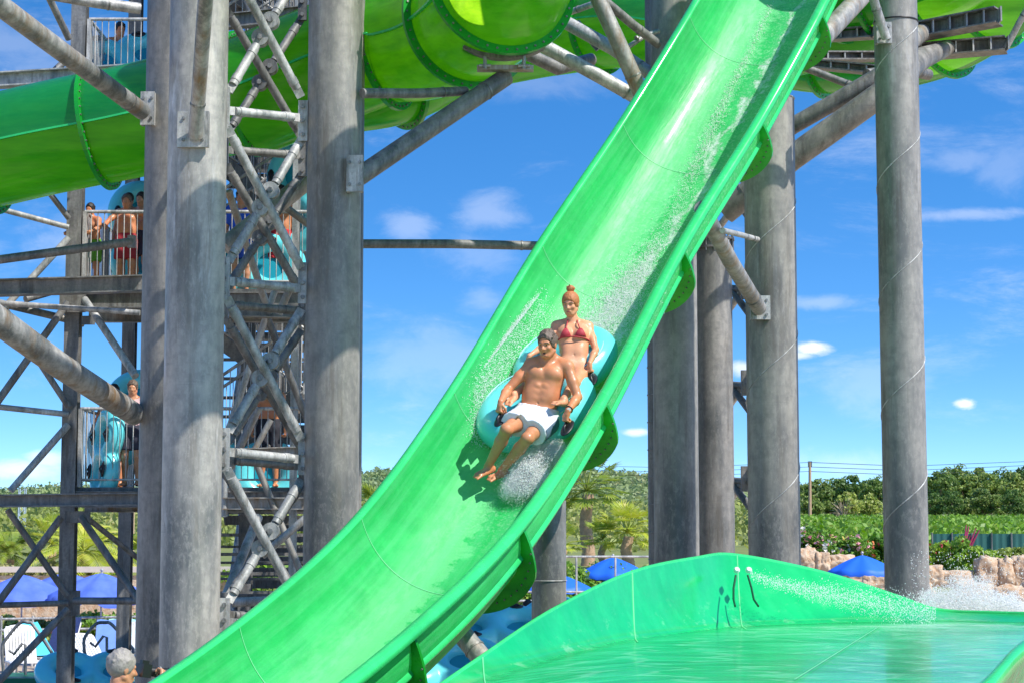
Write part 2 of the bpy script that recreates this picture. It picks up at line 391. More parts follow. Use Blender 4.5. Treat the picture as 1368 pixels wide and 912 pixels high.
# longitudinal stiffening rib on the outer right wall
for thr in (PI*0.86,):
    rows = []
    for i in range(NS):
        O, A, T, N, W = frame(i); r = []
        for off, th in ((0.002, thr-0.05), (0.03, thr-0.02), (0.03, thr+0.02), (0.002, thr+0.05)):
            x, z = prof(th, W, DEPTH, off); r.append(O+A*x+N*z)
        rows.append(r)
    MB().grid(rows).build('stiffening_rib', M['rim'], slide)
# ------------------------------------------------------------------ lower splash slide (wide shallow channel)
Bk = [(470,1010,9.6),(560,938,11.2),(645,878,12.5),(740,815,14),(845,765,15.8),(930,746,17.2),(985,742,18),(1100,765,18.7),(1200,797,19.0),(1255,815,19.1),(1330,819,18.6),(1420,821,18.0)]
Fr = [(380,1500,6.2),(560,1400,6.2),(720,1330,6.3),(850,1250,6.4),(980,1170,6.7),(1120,1080,7.2),(1220,990,7.7),(1312,914,8.3),(1374,855,9.2),(1478,806,10.8),(1575,785,12.0),(1680,760,13.5)]
Bc = catmull([P(*a) for a in Bk], 8); Fc = catmull([P(*a) for a in Fr], 8); NB = len(Bc)
def floorz(p, s): return 2.13-0.26*(1-min(1, s/0.35))**1.3
rows = []; uvr = []
MW = 60
def smooth01(x): x = max(0, min(1, x)); return x*x*(3-2*x)
for i in range(NB):
    s = i/(NB-1); B = Bc[i]; F = Fc[i]; D = V(F.x-B.x, F.y-B.y, 0); L = D.length; d = D/L; row = []; uvs = []
    wb = 0.62
    for k in range(MW+1):
        q = k/MW
        dist = (q**1.7)*L if q < 1 else L
        fz = floorz(B, s)
        zb = fz+(B.z-fz)*(max(0, 1-dist/wb))**2.3
        df = L-dist; zf = fz+(F.z-fz)*(max(0, 1-df/0.55))**2.3
        row.append(V(B.x+d.x*dist, B.y+d.y*dist, max(zb, zf) if B.z > fz else zb+zf-fz)); uvs.append((s, dist/L))
    rows.append(row); uvr.append(uvs)
# lip that drops away at the far right end
last = rows[-1]; prev = rows[-2]
dirn = (last[MW//3]-prev[MW//3]).normalized(); dirn.z = 0
for step, dz in ((0.15, -0.01), (0.35, -0.07), (0.55, -0.22), (0.7, -0.45)):
    rows.append([p+dirn*step+V(0, 0, dz) for p in last]); uvr.append([(1.0, u[1]) for u in uvr[NB-1]])
bowl = empty('splash_slide', V(0.6, 14, 1.4), 'wide low green splash slide with curved wall and rippled water at the lower right', 'water slide', 'green open slides')
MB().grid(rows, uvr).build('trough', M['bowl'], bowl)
def bowl_rim(C3, inner, wid=0.11, n=None):
    rr = []
    for i in range(len(C3)):
        p = C3[i]; q = inner[i]; o = V(p.x-q.x, p.y-q.y, 0).normalized()
        pr = [(-0.012,-0.04),(0,0),(0.02,0.02),(0.06,0.024),(wid-0.015,0.015),(wid,0),(wid+0.006,-0.05),(wid-0.02,-0.05),(wid-0.03,-0.012),(0.03,-0.02)]
        rr.append([p+o*x+V(0,0,z) for x, z in pr])
    return rr
MB().grid(bowl_rim(Bc, Fc), close_u=True).build('rim', M['rim'], bowl)
MB().grid(bowl_rim(Fc, Bc, 0.20), close_u=True).build('rim', M['rim'], bowl)
rows2 = [[p+(V(p.x-q.x, p.y-q.y, 0).normalized())*x+V(0,0,z) for x, z in ((0.03,-0.02),(0.12,-0.35),(0.3,-0.8),(0.6,-1.1))] for p, q in zip(Bc, Fc)]
MB().grid(rows2).build('outer_wall', M['flange'], bowl)
# joints across the channel
def cross_seam(pts, name='seam'):
    r = []
    for a, b in zip(pts[:-1], pts[1:]): pass
    dirs = [(pts[min(i+1, len(pts)-1)]-pts[max(i-1, 0)]).normalized() for i in range(len(pts))]
    r = [[p+d.cross(V(0,0,1)).normalized()*s+V(0,0,0.006) for p, d in zip(pts, dirs)] for s in (-0.004, 0.004)]
    MB().grid(r).build(name, M['seam'], bowl)
for sidx in (2*8, 4*8, 6*8): cross_seam([rows[sidx][k]+V(0,-0.004,0) for k in range(0, 17)])
def on_floor(px, py, z):
    d = ray(px, py); return CAMP+d*((z-CAMZ)/d.z)
cross_seam([on_floor(1176-(1176-1062)*k/12, 836+(908-836)*k/12, 2.135) for k in range(13)])
# two water nozzles on the far wall with their cast shadows modelled as thin dark green strands
for px in (983, 999):
    w0 = P(px, 762, 17.55)
    f = MB().tube(w0, w0+V(0.0, -0.08, 0.01), 0.022, 0.028, 14).tube(w0+V(0,-0.08,0.01), w0+V(0,-0.10,0.02), 0.028, 0.018, 14)
    f.build('nozzle', M['white_plastic'] if 'white_plastic' in M else plain('nozzle_plastic', (0.75,0.75,0.72), 0.4), bowl)
    MB().path([P(px, 768, 17.42), P(px-3 if px < 990 else px+5, 785, 17.3), P(px-3 if px < 990 else px+8, 800, 17.15), P(px-1 if px < 990 else px+14, 809, 16.9)], 0.010, 6).build('nozzle_shadow', plain('shadow_green', (0.0,0.06,0.02), 0.5), bowl)
# ------------------------------------------------------------------ water spray (many droplets = stuff)
def droplets(name, pts, rad, label, seedrot=True):
    n = len(pts); base = np.array([[1,0,0],[-1,0,0],[0,1,0],[0,-1,0],[0,0,1],[0,0,-1]], float)
    fc = np.array([[0,2,4],[2,1,4],[1,3,4],[3,0,4],[2,0,5],[1,2,5],[3,1,5],[0,3,5]])
    sc = np.asarray(rad)[:, None, None]*rng.uniform(0.7, 1.3, (n, 1, 3))
    A = rng.normal(size=(n, 3, 3)); Q, _ = np.linalg.qr(A)
    vv = np.einsum('vk,nkj->nvj', base, Q)*sc+np.asarray(pts)[:, None, :]
    ff = fc[None]+6*np.arange(n)[:, None, None]
    o = mesh_np(name, vv.reshape(-1, 3), ff.reshape(-1, 3), M['foam'], None, True)
    return tag(o, label, 'water spray', None, 'stuff')
# ------------------------------------------------------------------ spray around the slides
def spray_cloud(c, ax, rr, n, r0, r1, power=1.0):
    u = rng.normal(size=(n, 3)); u /= np.linalg.norm(u, axis=1)[:, None]
    rad = rng.uniform(0, 1, n)**power
    A = np.array([list(a*q) for a, q in zip(ax, rr)])
    return (np.array(c)+(u*rad[:, None])@A), rng.uniform(r0, r1, n)*(1.15-0.8*rad)
# ------------------------------------------------------------------ columns
def column(px, Y, r, ztop, label, mat, weld=True, cap=False, weldk=0, org=None):
    x = P(px, 600, Y).x
    t = empty('steel_column', V(x, Y, 0), label, 'column', 'large round steel columns')
    seg = 48; nz = 24
    rows = [[V(x+r*math.cos(2*PI*k/seg), Y+r*math.sin(2*PI*k/seg), ztop*i/nz) for k in range(seg)] for i in range(nz+1)]
    m = MB().grid(rows, close_u=True); m.add([V(x+r*math.cos(2*PI*k/seg), Y+r*math.sin(2*PI*k/seg), ztop) for k in range(seg)], [tuple(range(seg))], False)
    m.build('shaft', mat, t)
    if weld:   # spiral welded joint
        pts = []; pitch = 5.2*r
        turns = ztop/pitch; n = int(turns*40)
        for i in range(n):
            a = 2*PI*i/40+weldk; pts.append(V(x+(r+0.001)*math.cos(a), Y+(r+0.001)*math.sin(a), pitch*i/40))
        MB().path(pts, 0.007, 5).build('weld_seam', M['strut'], t)
    if cap:
        b = MB().tube(V(x,Y,ztop+0.001), V(x,Y,ztop+0.03), r*1.16, seg=32).tube(V(x,Y,ztop-0.12), V(x,Y,ztop-0.09), r*1.12, seg=32); b.cur = 1
        for k in range(16):
            a = 2*PI*k/16; q = V(x+r*1.07*math.cos(a), Y+r*1.07*math.sin(a), 0)
            b.tube(q+V(0,0,ztop-0.16), q+V(0,0,ztop+0.06), 0.014, seg=6)
        b.build('cap_plate', M['strut_dark'], t, None, M['bolt'])
    return t, x
TOP = 12.5
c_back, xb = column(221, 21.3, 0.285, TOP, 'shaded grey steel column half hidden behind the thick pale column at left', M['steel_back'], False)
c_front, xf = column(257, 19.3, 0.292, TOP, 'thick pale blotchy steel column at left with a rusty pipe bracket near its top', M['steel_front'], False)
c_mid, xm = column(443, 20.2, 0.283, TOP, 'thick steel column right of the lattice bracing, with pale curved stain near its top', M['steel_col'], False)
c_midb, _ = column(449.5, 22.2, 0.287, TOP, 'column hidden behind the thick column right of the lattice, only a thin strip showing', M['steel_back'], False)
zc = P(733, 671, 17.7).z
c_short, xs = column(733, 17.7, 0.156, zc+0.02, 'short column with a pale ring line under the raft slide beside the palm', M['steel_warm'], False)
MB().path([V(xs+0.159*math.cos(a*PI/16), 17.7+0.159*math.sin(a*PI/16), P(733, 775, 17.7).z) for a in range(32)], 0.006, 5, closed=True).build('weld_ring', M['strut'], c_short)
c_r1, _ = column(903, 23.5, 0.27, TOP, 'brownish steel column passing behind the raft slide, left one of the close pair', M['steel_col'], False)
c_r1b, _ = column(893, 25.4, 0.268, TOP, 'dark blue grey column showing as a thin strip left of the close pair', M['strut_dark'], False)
for k in range(14):
    zz = P(868, 340+k*37, 25.1).z; MB().path([V(P(893,600,25.4).x+0.271*math.cos(a*PI/16), 25.4+0.271*math.sin(a*PI/16), zz) for a in range(32)], 0.008, 4, closed=True).build('hoop_joint', M['bolt'], c_r1b)
z6 = P(954, 322, 26).z
c_r2, x6 = column(954, 26, 0.262, z6, 'grey steel column with a bolted cap plate, right one of the close pair', M['steel_back'], False, cap=True)
z7 = P(1030, 133, 22.2).z
c_r3, x7 = column(1033, 22.2, 0.293, z7, 'steel column with a spiral weld and open top just right of the raft slide', M['steel_warm'], True, weldk=3.4)
MB().path([V(x7+0.291*math.cos(a*PI/16), 22.2+0.291*math.sin(a*PI/16), z7) for a in range(32)], 0.012, 5, closed=True).build('top_edge', M['strut'], c_r3)
c_r4, x8 = column(1208, 21.6, 0.243, TOP, 'rightmost steel column with a spiral weld, rising out of the splash', M['steel_col'], True, weldk=0.6)
MB().path([V(x8+0.247*math.cos(a*PI/16), 21.6+0.247*math.sin(a*PI/16), P(1200,24,21.4).z) for a in range(32)], 0.009, 5, closed=True).build('cable_ring', M['handle'], c_r4)

def plate(parent, px, py, Y, w, h, tk=0.03, yaw=0.0, bolts=((-.3,.3),(.3,.3),(-.3,-.3),(.3,-.3)), mat='strut', deep=0.10):
    c = P(px, py, Y); X = V(math.cos(yaw), math.sin(yaw), 0); Yd = V(-math.sin(yaw), math.cos(yaw), 0); Z = V(0,0,1)
    pm = m = MB().box(c, (w, tk, h), (X, Yd, Z)).box(c+X*(w/2-tk/2)+Yd*(deep/2), (tk, deep, h*0.98), (X, Yd, Z)).box(c-X*(w/2-tk/2)+Yd*(deep/2), (tk, deep, h*0.98), (X, Yd, Z))
    pl = m.build('bracket_plate', M[mat], parent)
    for bx, bz in bolts:
        q = c+X*(w*bx)+Z*(h*bz); MB().tube(q-Yd*(tk/2+0.018), q-Yd*(tk/2-0.002), 0.017, seg=6).build('bolt', M['bolt'], pl)
    return c
plate(c_back, 197, 145, 20.98, 0.15, 0.37)
plate(c_front, 258, 173, 18.96, 0.31, 0.36, deep=0.05)
plate(c_mid, 474, 232, 19.85, 0.17, 0.38)
plate(c_r4, 1181, 44, 21.33, 0.17, 0.24)
plate(c_r3, 1016, 411, 21.86, 0.22, 0.27)
# ------------------------------------------------------------------ big support pipes (each a thing)
def support(pts, r, label, mat='strut_dark', r2=None, collar=True, name='support_pipe', group='grey steel support pipes'):
    p = [P(*q) for q in pts]
    t = empty(name, p[0], label, 'support pipe', group)
    MB().path(p, [r+((r2 or r)-r)*i/(len(p)-1) for i in range(len(p))], 16).build('pipe', M[mat], t)
    if collar:
        d = (p[-1]-p[-2]).normalized(); q = p[-1]-d*0.35
        MB().tube(q-d*0.01, q+d*0.01, (r2 or r)+0.006, seg=16).build('weld_ring', M['bolt'], t)
    return t
support([(-40,-22,17.5),(78,66,19),(190,149,20.85)], 0.105, 'thick pipe slanting down from the top left corner to the left column bracket', 'strut_rust', 0.095)
support([(-30,408,18.5),(80,488,19.6),(180,553,21.2)], 0.14, 'thickest pipe slanting down across the lower left tower to the left column', 'strut_rust', 0.125)
support([(276,-20,17.6),(268,90,18.5),(261,183,18.92)], 0.072, 'rusty near vertical pipe bolted to the front of the thick pale column', 'strut_rust')
support([(474,240,19.95),(580,168,20.6),(676,103,21.2)], 0.10, 'dark slanting arm from the column bracket up to the tube saddle', 'strut_dark')
support([(484,125,20.0),(560,125,20.5),(622,122,21.0)], 0.052, 'short horizontal strut between column and saddle arm below the green tube', 'strut_dark')
support([(482,326,23.0),(600,326,23.2),(735,329,23.4)], 0.055, 'thin dark horizontal pipe crossing open sky left of the raft slide', 'strut_dark')
support([(727,62,23.0),(800,102,23.0),(870,142,23.2)], 0.085, 'lower of two pale parallel pipes slanting towards the raft slide top', 'strut')
support([(752,28,24.0),(820,66,23.8),(884,110,23.6)], 0.085, 'upper of two pale parallel pipes slanting towards the raft slide top', 'strut')
support([(795,-10,22.2),(825,55,22.2),(862,138,22.4)], 0.095, 'brown steep pipe crossing in front of the two pale parallel pipes', 'strut_rust')
support([(806,0,22.6),(845,33,22.8),(880,60,23.1)], 0.055, 'short grey strut from the steep pipe to the column behind the slide', 'strut_dark')
support([(838,64,23.0),(862,48,23.1),(880,42,23.2)], 0.03, 'thinnest small strut beside the column above the pale pipes', 'strut')
support([(758,18,23.4),(800,3,23.0)], 0.04, 'thin strut between the tube end flange and the steep pipe', 'strut')
support([(1180,98,23.4),(1130,128,23.4),(1060,168,23.6),(968,228,24.0)], 0.105, 'upper of two dark pipes slanting down left behind the spiral welded columns', 'strut_dark')
support([(1180,124,23.2),(1130,160,23.2),(1060,210,23.4),(968,284,23.8)], 0.155, 'lower, thicker of two dark pipes slanting down left behind the spiral welded columns', 'steel_back')
support([(1160,-30,20.9),(1170,10,21.1),(1184,52,21.25)], 0.052, 'pale pipe bolted to the top of the rightmost column', 'strut')
support([(938,278,19.3),(975,348,20.4),(1014,412,21.8)], 0.085, 'yellowed pipe arm from the raft slide down to the bracket on the spiral welded column', 'strut_rust')
support([(965,308,19.6),(990,314,20.8),(1012,320,21.9)], 0.03, 'small white strut with end plates beside the yellowed arm', 'strut')
support([(575,795,16.4),(622,852,16.2),(668,908,16.0)], 0.085, 'stub of brown pipe leg under the lower end of the raft slide', 'strut_rust')
support([(60,-8,20.6),(130,4,20.8),(187,12,21.0)], 0.062, 'grey pipe with a clevis end at the very top left', 'strut')
# saddle that carries the near tube end
sad = empty('tube_saddle', P(650, 88, 21.1), 'dark curved saddle bracket with small rollers under the big tube end', 'bracket')
cen = P(673, -22, 21.0); rows = []
for k in range(25):
    a = -PI/2-0.55+1.1*k/24
    rows.append([cen+V(math.cos(a)*rr, dy, math.sin(a)*rr) for rr, dy in ((0.80,-0.07),(0.86,-0.07),(0.86,0.07),(0.80,0.07))])
MB().grid(rows, close_u=True, smooth=False).build('cradle', M['strut_dark'], sad)
for px in (648, 700):
    MB().tube(P(px, 70, 20.95), P(px, 92, 20.95), 0.02, seg=8).tube(P(px-8, 88, 20.95), P(px+8, 88, 20.95), 0.018, seg=8).build('roller_bolt', M['strut'], sad)
MB().box(P(675, 92, 21.05), (0.62, 0.14, 0.05)).build('cross_plate', M['strut_rust'], sad)
# ------------------------------------------------------------------ lattice bracing between the two thick columns
def lat(px, py, dY=0.0):
    Y = 19.42+(px-300)/105*0.72; p = P(px, py, Y)
    if dY: p = V(p.x*(Y+dY)/Y, Y+dY, p.z)
    return p
def clevis_strut(parent, p0, p1, r, mat='strut', e0=True, e1=True, name='brace'):
    d = (p1-p0).normalized(); L = (p1-p0).length
    m = MB().tube(p0+d*0.10, p1-d*0.10, r, seg=14)
    for p, s, e in ((p0, 1, e0), (p1, -1, e1)):
        m.bar(p, p+d*(s*0.22), 0.022, r*1.9, V(0,-1,0.0).cross(d) if abs(d.y) < 0.9 else V(0,0,1)); m.tube(p+d*(s*0.15), p+d*(s*0.22), r*1.12, seg=14)
    return m.build(name, M[mat], parent)
def lattice(dY, label, mats, loc):
    t = empty('lattice_bracing', loc, label, 'bracing', 'lattice bracings between columns')
    m1, m2 = mats
    for k in range(-1, 4):
        y0 = 145+k*227.5
        # left and right node plates with bolts
        for px, yy in ((300, y0), (405, y0+17 if k < 1 else y0+6)):
            c = lat(px, yy, dY)
            npl = MB().box(c, (0.10, 0.06, 0.43)).build('node_plate', M[m1], t)
            for q in (-0.15, 0, 0.15): MB().tube(c+V(0,-0.055,q), c+V(0,-0.028,q), 0.024, seg=6).build('bolt', M['bolt'], npl)
        if k >= 0: clevis_strut(t, lat(303, y0+3, dY), lat(401, y0+13, dY), 0.046, m1)
        clevis_strut(t, lat(304, y0+26, dY)+V(0,-0.05,0), lat(403, y0+214, dY)+V(0,-0.05,0), 0.048, m1)
        a, b_ = lat(402, y0+40, dY)+V(0,0.06,0), lat(304, y0+204, dY)+V(0,0.06,0)
        ma, mb_ = a.lerp(b_, 0.43), a.lerp(b_, 0.57)
        clevis_strut(t, a, ma, 0.047, m2); clevis_strut(t, mb_, b_, 0.047, m2)
        for q in (ma, mb_):
            jd = MB().tube(q+V(0,-0.06,0), q+V(0,0.06,0), 0.088, seg=18).build('joint_disc', M[m2], t); MB().tube(q+V(0,-0.085,0), q+V(0,-0.058,0), 0.03, seg=6).build('bolt', M['bolt'], jd)
        MB().bar(ma, mb_, 0.05, 0.12).build('link_plate', M['bolt'], t)
    return t
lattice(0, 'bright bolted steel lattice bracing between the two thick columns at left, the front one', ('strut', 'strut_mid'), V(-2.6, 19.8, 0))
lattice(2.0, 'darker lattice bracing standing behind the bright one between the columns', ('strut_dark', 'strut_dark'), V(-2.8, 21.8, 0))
# narrow lattice between the right hand columns
t = empty('lattice_bracing', V(P(980,600,25).x, 25, 0), 'narrow dark lattice bracing seen in the gap left of the spiral welded column', 'bracing', 'lattice bracings between columns')
for k in range(-1, 4):
    y0 = 385+k*128
    clevis_strut(t, P(940, y0-48, 27.6), P(1030, y0+74, 25.6), 0.05, 'strut_dark')
    clevis_strut(t, P(940, y0+76, 27.7), P(1030, y0-50, 25.7), 0.05, 'strut')
    clevis_strut(t, P(940, y0-2+128, 27.6), P(1030, y0+4+128, 25.7), 0.05, 'strut_dark')
    MB().box(P(996, y0-2, 26.3), (0.12, 0.08, 0.34)).build('node_plate', M['strut_dark'], t)
# ------------------------------------------------------------------ green closed tubes
def tube_xyz(pts, r, label): return tube_run(pts, r, label, [1.5, 3.5])
def tube_run(pts, r, label, flanges, sub=14, mats=('tube_top', 'tube'), fl_w=0.085, name='slide_tube', group='green closed slide tubes', seamsplit=0.12, thick=0.05, endcap=True):
    pc = catmull([q if isinstance(q, Vector) else P(*q) for q in pts], sub); n = len(pc); seg = 40
    t = empty(name, pc[n//2]-V(0,0,r), label, 'slide tube', group)
    fr = []
    for i in range(n):
        T = (pc[min(i+1,n-1)]-pc[max(i-1,0)]).normalized(); S = T.cross(V(0,0,1)).normalized(); U = S.cross(T).normalized(); fr.append((T,S,U))
    def ring(i, rr, a0, a1, m):
        T,S,U = fr[i]; return [pc[i]+S*(rr*math.cos(a0+(a1-a0)*k/m))+U*(rr*math.sin(a0+(a1-a0)*k/m)) for k in range(m+1)]
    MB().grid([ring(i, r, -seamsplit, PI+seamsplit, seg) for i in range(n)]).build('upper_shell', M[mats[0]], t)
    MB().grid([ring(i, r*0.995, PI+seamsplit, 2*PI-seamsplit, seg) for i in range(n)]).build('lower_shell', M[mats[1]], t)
    for a in (-seamsplit, PI+seamsplit):
        MB().grid([[pc[i]+fr[i][1]*(rr*math.cos(a))+fr[i][2]*(rr*math.sin(a)+dz) for rr, dz in ((r-0.01,-0.012),(r+0.035,-0.012),(r+0.035,0.012),(r-0.01,0.012))] for i in range(n)], close_u=True, smooth=False).build('side_seam', M['rim'], t)
    for fi in flanges:
        i = min(n-1, int(fi*sub)); T,S,U = fr[i]
        rows = [[pc[i]+T*dt+(S*math.cos(a)+U*math.sin(a))*rr for rr, dt in ((r-0.02,-thick/2),(r+fl_w,-thick/2),(r+fl_w,thick/2),(r-0.02,thick/2))] for a in [2*PI*k/56 for k in range(57)]]
        b = MB().grid(rows, close_u=True, smooth=False); b.cur = 1
        for k in range(44):
            a = 2*PI*k/44; q = pc[i]+(S*math.cos(a)+U*math.sin(a))*(r+fl_w*0.5)
            b.tube(q-T*(thick/2+0.014), q+T*(thick/2+0.014), 0.013, seg=6)
        b.build('joint_flange', M['flange'], t, None, M['bolt'])
    return t, pc, fr
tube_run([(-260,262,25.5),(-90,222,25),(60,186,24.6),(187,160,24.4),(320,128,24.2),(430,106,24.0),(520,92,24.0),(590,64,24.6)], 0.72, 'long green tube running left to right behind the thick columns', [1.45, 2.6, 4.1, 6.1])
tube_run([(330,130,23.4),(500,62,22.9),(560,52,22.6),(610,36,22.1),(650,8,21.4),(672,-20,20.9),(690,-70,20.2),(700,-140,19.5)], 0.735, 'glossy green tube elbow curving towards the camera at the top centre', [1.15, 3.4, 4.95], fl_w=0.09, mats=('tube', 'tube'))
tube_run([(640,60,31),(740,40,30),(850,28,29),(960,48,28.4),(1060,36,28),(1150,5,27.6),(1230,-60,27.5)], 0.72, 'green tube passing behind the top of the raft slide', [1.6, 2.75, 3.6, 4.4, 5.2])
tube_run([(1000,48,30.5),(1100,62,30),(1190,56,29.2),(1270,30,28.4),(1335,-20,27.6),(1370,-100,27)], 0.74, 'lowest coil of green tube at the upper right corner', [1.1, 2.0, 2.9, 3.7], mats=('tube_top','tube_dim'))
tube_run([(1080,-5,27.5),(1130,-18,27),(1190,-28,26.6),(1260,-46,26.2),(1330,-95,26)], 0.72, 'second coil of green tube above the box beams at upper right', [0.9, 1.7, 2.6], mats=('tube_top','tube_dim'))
tube_xyz([V(-5.5,12.6,8.9), V(-4.0,13.7,8.9), V(-2.0,15.2,9.0), V(0.03,16.8,9.75), V(1.5,17.95,10.5), V(3.0,19.0,11.6), V(3.8,19.4,13.2)], 0.75, 'green tube running overhead, above the top of the picture, shading the thick columns')  # unseen tube, added overhead so its shadow crosses the columns
tube_run([(690,-30,33),(780,-20,32),(880,-40,31.5),(960,-60,31)], 0.9, 'far green tube seen above the pale pipes beside the tube elbow', [0.8, 1.6])
# steel box beams that carry the coil
def boxbeam(a, b, w, h, label, ribs=6, mat='strut_dark'):
    p, q = P(*a), P(*b); t = empty('box_beam', p, label, 'steel beam', 'steel beams under the tube coil')
    MB().hbeam(p, q, w, h, 0.02).build('beam', M[mat], t)
    m = MB(); d = (q-p)
    for k in range(ribs+1):
        c = p+d*(k/ribs); m.box(c, (0.02, w*0.98, h*0.9)) if abs(d.normalized().x) > 0.5 else m.box(c, (w*0.98, 0.02, h*0.9))
    m.build('stiffener', M['strut'], t); return t
boxbeam((1200,48,26.2),(1334,22,25.4), 0.3, 0.22, 'upper ribbed steel beam right of the rightmost column')
boxbeam((1205,72,26.5),(1344,60,26.0), 0.3, 0.2, 'lower ribbed steel beam right of the rightmost column')
boxbeam((1082,76,25.6),(1172,76,26.0), 0.2, 0.12, 'short level beam between slide and rightmost column', 4)
boxbeam((1085,86,25.4),(1180,95,25.0), 0.2, 0.12, 'slightly sloping beam under the short level one', 4)
boxbeam((1100,48,27),(1166,44,26.6), 0.2, 0.16, 'small ribbed beam high between slide and rightmost column', 3)
support([(1196,105,24.6),(1232,78,25.4),(1268,64,26.2)], 0.20, 'tapered dark arm rising right from behind the rightmost column', 'steel_back', 0.10)
support([(1196,62,25.0),(1215,55,25.4),(1238,40,26.2)], 0.16, 'short brown arm above the tapered one by the rightmost column', 'strut_rust', 0.12)
support([(1068,88,25),(1120,108,25),(1158,122,24.6)], 0.05, 'thin strut slanting down right from the raft slide to the dark pipes', 'strut_dark')
support([(1158,100,24.4),(1205,92,24.8),(1240,100,25.4)], 0.075, 'stub pipe crossing behind the rightmost column under the beams', 'strut_dark')
support([(1344,64,26),(1362,30,25.8),(1385,-10,25.6)], 0.045, 'thin pale strut rising at the right edge of the coil', 'strut')
support([(1090,60,22.5),(1120,28,23),(1165,-20,24)], 0.12, 'brown arm from behind the raft slide top rising right', 'strut_rust')
support([(700,70,25.6),(745,92,25.8),(790,80,26.4)], 0.09, 'dark jagged beam end below the far green tube', 'strut_dark')
support([(770,30,26.2),(800,66,26.2)], 0.05, 'short dark strut between the parallel pipes', 'strut_dark')
# ------------------------------------------------------------------ stair tower
M['tread'] = steel('tread_steel', 0.13, scl=4, metal=0.2, patch=0.2)
tower = empty('stair_tower', V(-4.6, 28.4, 0), 'tall galvanised stair tower with railed landings and queueing riders behind the thick columns', 'stair tower')
ZL = [3.62, 6.37, 9.12, 11.87]
X0, X1, YF, YB = -6.07, -3.0, 27.0, 28.3
def tb(a, b, r, mat='strut', name='brace', seg=10): MB().tube(P(*a), P(*b), r, seg=seg).build(name, M[mat], tower)
for (x, y) in ((X0-0.03, YF), (X0-0.03, 31.0), (-3.02, 27.05), (-2.55, 31.0), (-4.2, 31.0)):
    MB().hbeam(V(x, y, 0), V(x, y, 13), 0.20 if x < -4 else 0.10, 0.23 if x < -4 else 0.12, 0.02, (0,1,0)).build('post', M['strut_dark' if x < -4 else 'strut'], tower)
def railing(p0, p1, h=1.08, sp=0.088, mat='rail', posts=True):
    p0 = Vector(p0); p1 = Vector(p1); d = p1-p0; L = d.length; n = max(2, int(L/sp)); up = V(0,0,1)
    m = MB().tube(p0+up*h, p1+up*h, 0.024, seg=8).tube(p0+up*0.1, p1+up*0.1, 0.016, seg=6)
    if posts:
        for q in (p0, p1): m.bar(q, q+up*h, 0.05, 0.05, (0,1,0))
    for i in range(1, n): q = p0+d*(i/n); m.tube(q+up*0.1, q+up*h, 0.0075, seg=5, caps=False)
    return m.build('railing', M[mat], tower)
for z in ZL:
    MB().box(V((X0-2.2)/2-0.0, (YF+YB)/2, z-0.03), (abs(X0+2.2), YB-YF, 0.05)).build('landing', M['tread'], tower)
    MB().hbeam(V(X0-0.1, YF-0.02, z-0.17), V(-2.2, YF-0.02, z-0.17), 0.14, 0.22, 0.014).build('landing_beam', M['strut_dark'], tower)
    MB().hbeam(V(X0-0.1, YB, z-0.20), V(-2.4, YB, z-0.20), 0.12, 0.26, 0.014).build('landing_beam', M['strut_rust'], tower)
    m = MB()
    for k in range(6): x = X0+0.1+k*0.72; m.bar(V(x, YF, z-0.12), V(x, YB, z-0.12), 0.07, 0.12)
    m.build('joist', M['tread'], tower)
    railing(V(X0+0.1, YF, z), V(X0+1.2, YF, z)); railing(V(X0+1.26, YF, z), V(-2.3, YF, z))
    railing(V(X0+0.1, YF+0.08, z), V(X0+0.1, YB, z))
    zm = z+1.375
    # two flights per storey
    for (xa, xb, za, zb, ya, yb) in ((-5.1, -3.1, z, zm, 28.35, 29.35), (-3.1, -5.1, zm, z+2.75, 29.55, 30.55)):
        m = MB(); ns = 8
        for k in range(ns):
            x = xa+(xb-xa)*(k+0.5)/ns; m.box(V(x, (ya+yb)/2, za+(zb-za)*(k+1)/ns-0.02), (0.30, yb-ya, 0.035)); m.box(V(x-0.14*(1 if xb > xa else -1), (ya+yb)/2, za+(zb-za)*(k+0.6)/ns), (0.01, yb-ya, 0.05))
        m.build('tread', M['tread'], tower)
        for yy in (ya, yb):
            MB().bar(V(xa, yy, za-0.03), V(xb, yy, zb-0.03), 0.03, 0.22).build('stringer', M['strut_dark'], tower)
            railing(V(xa, yy, za+0.05), V(xb, yy, zb+0.05), 1.0, 0.12, posts=True)
    MB().box(V(-2.78, 29.45, zm-0.03), (0.70, 2.2, 0.05)).build('landing', M['tread'], tower)
    MB().hbeam(V(-3.1, 28.3, zm-0.17), V(-2.4, 28.3, zm-0.17), 0.1, 0.22, 0.014).build('landing_beam', M['strut_rust'], tower)
    railing(V(-3.0, 28.22, zm), V(-2.4, 28.22, zm))
    MB().box(V(-5.55, 29.45, z-0.03), (0.9, 2.3, 0.05)).build('landing', M['tread'], tower)
    railing(V(-5.95, 28.4, z), V(-5.95, 30.6, z))
for z in [0.87]+ZL:
    m = MB()
    for k in range(15): m.box(V(-3.75, 31.3+0.17*k, z+0.19*(k+1)-0.55), (1.6, 0.26, 0.035)); m.box(V(-3.75, 31.18+0.17*k, z+0.19*(k+1)-0.62), (1.6, 0.012, 0.12))
    m.build('tread', M['tread'], tower)
    for x in (-4.56, -2.94): MB().bar(V(x, 31.2, z-0.4), V(x, 33.8, z+2.4), 0.05, 0.28, (0,0,1)).build('stringer', M['strut_dark'], tower); railing(V(x, 31.2, z-0.3), V(x, 33.8, z+2.5), 1.0, 0.14)
    m = MB()
    for k in range(9): m.box(V(-3.7, 30.7, z+0.3*k-0.3), (1.7, 0.04, 0.05))
    m.build('tread_edge', M['strut_dark'], tower)
z = 0.87; m = MB()
for k in range(9): m.box(V(-3.7+0.0*k, 28.4+0.2*k, z+0.24*k), (1.7, 0.28, 0.035))
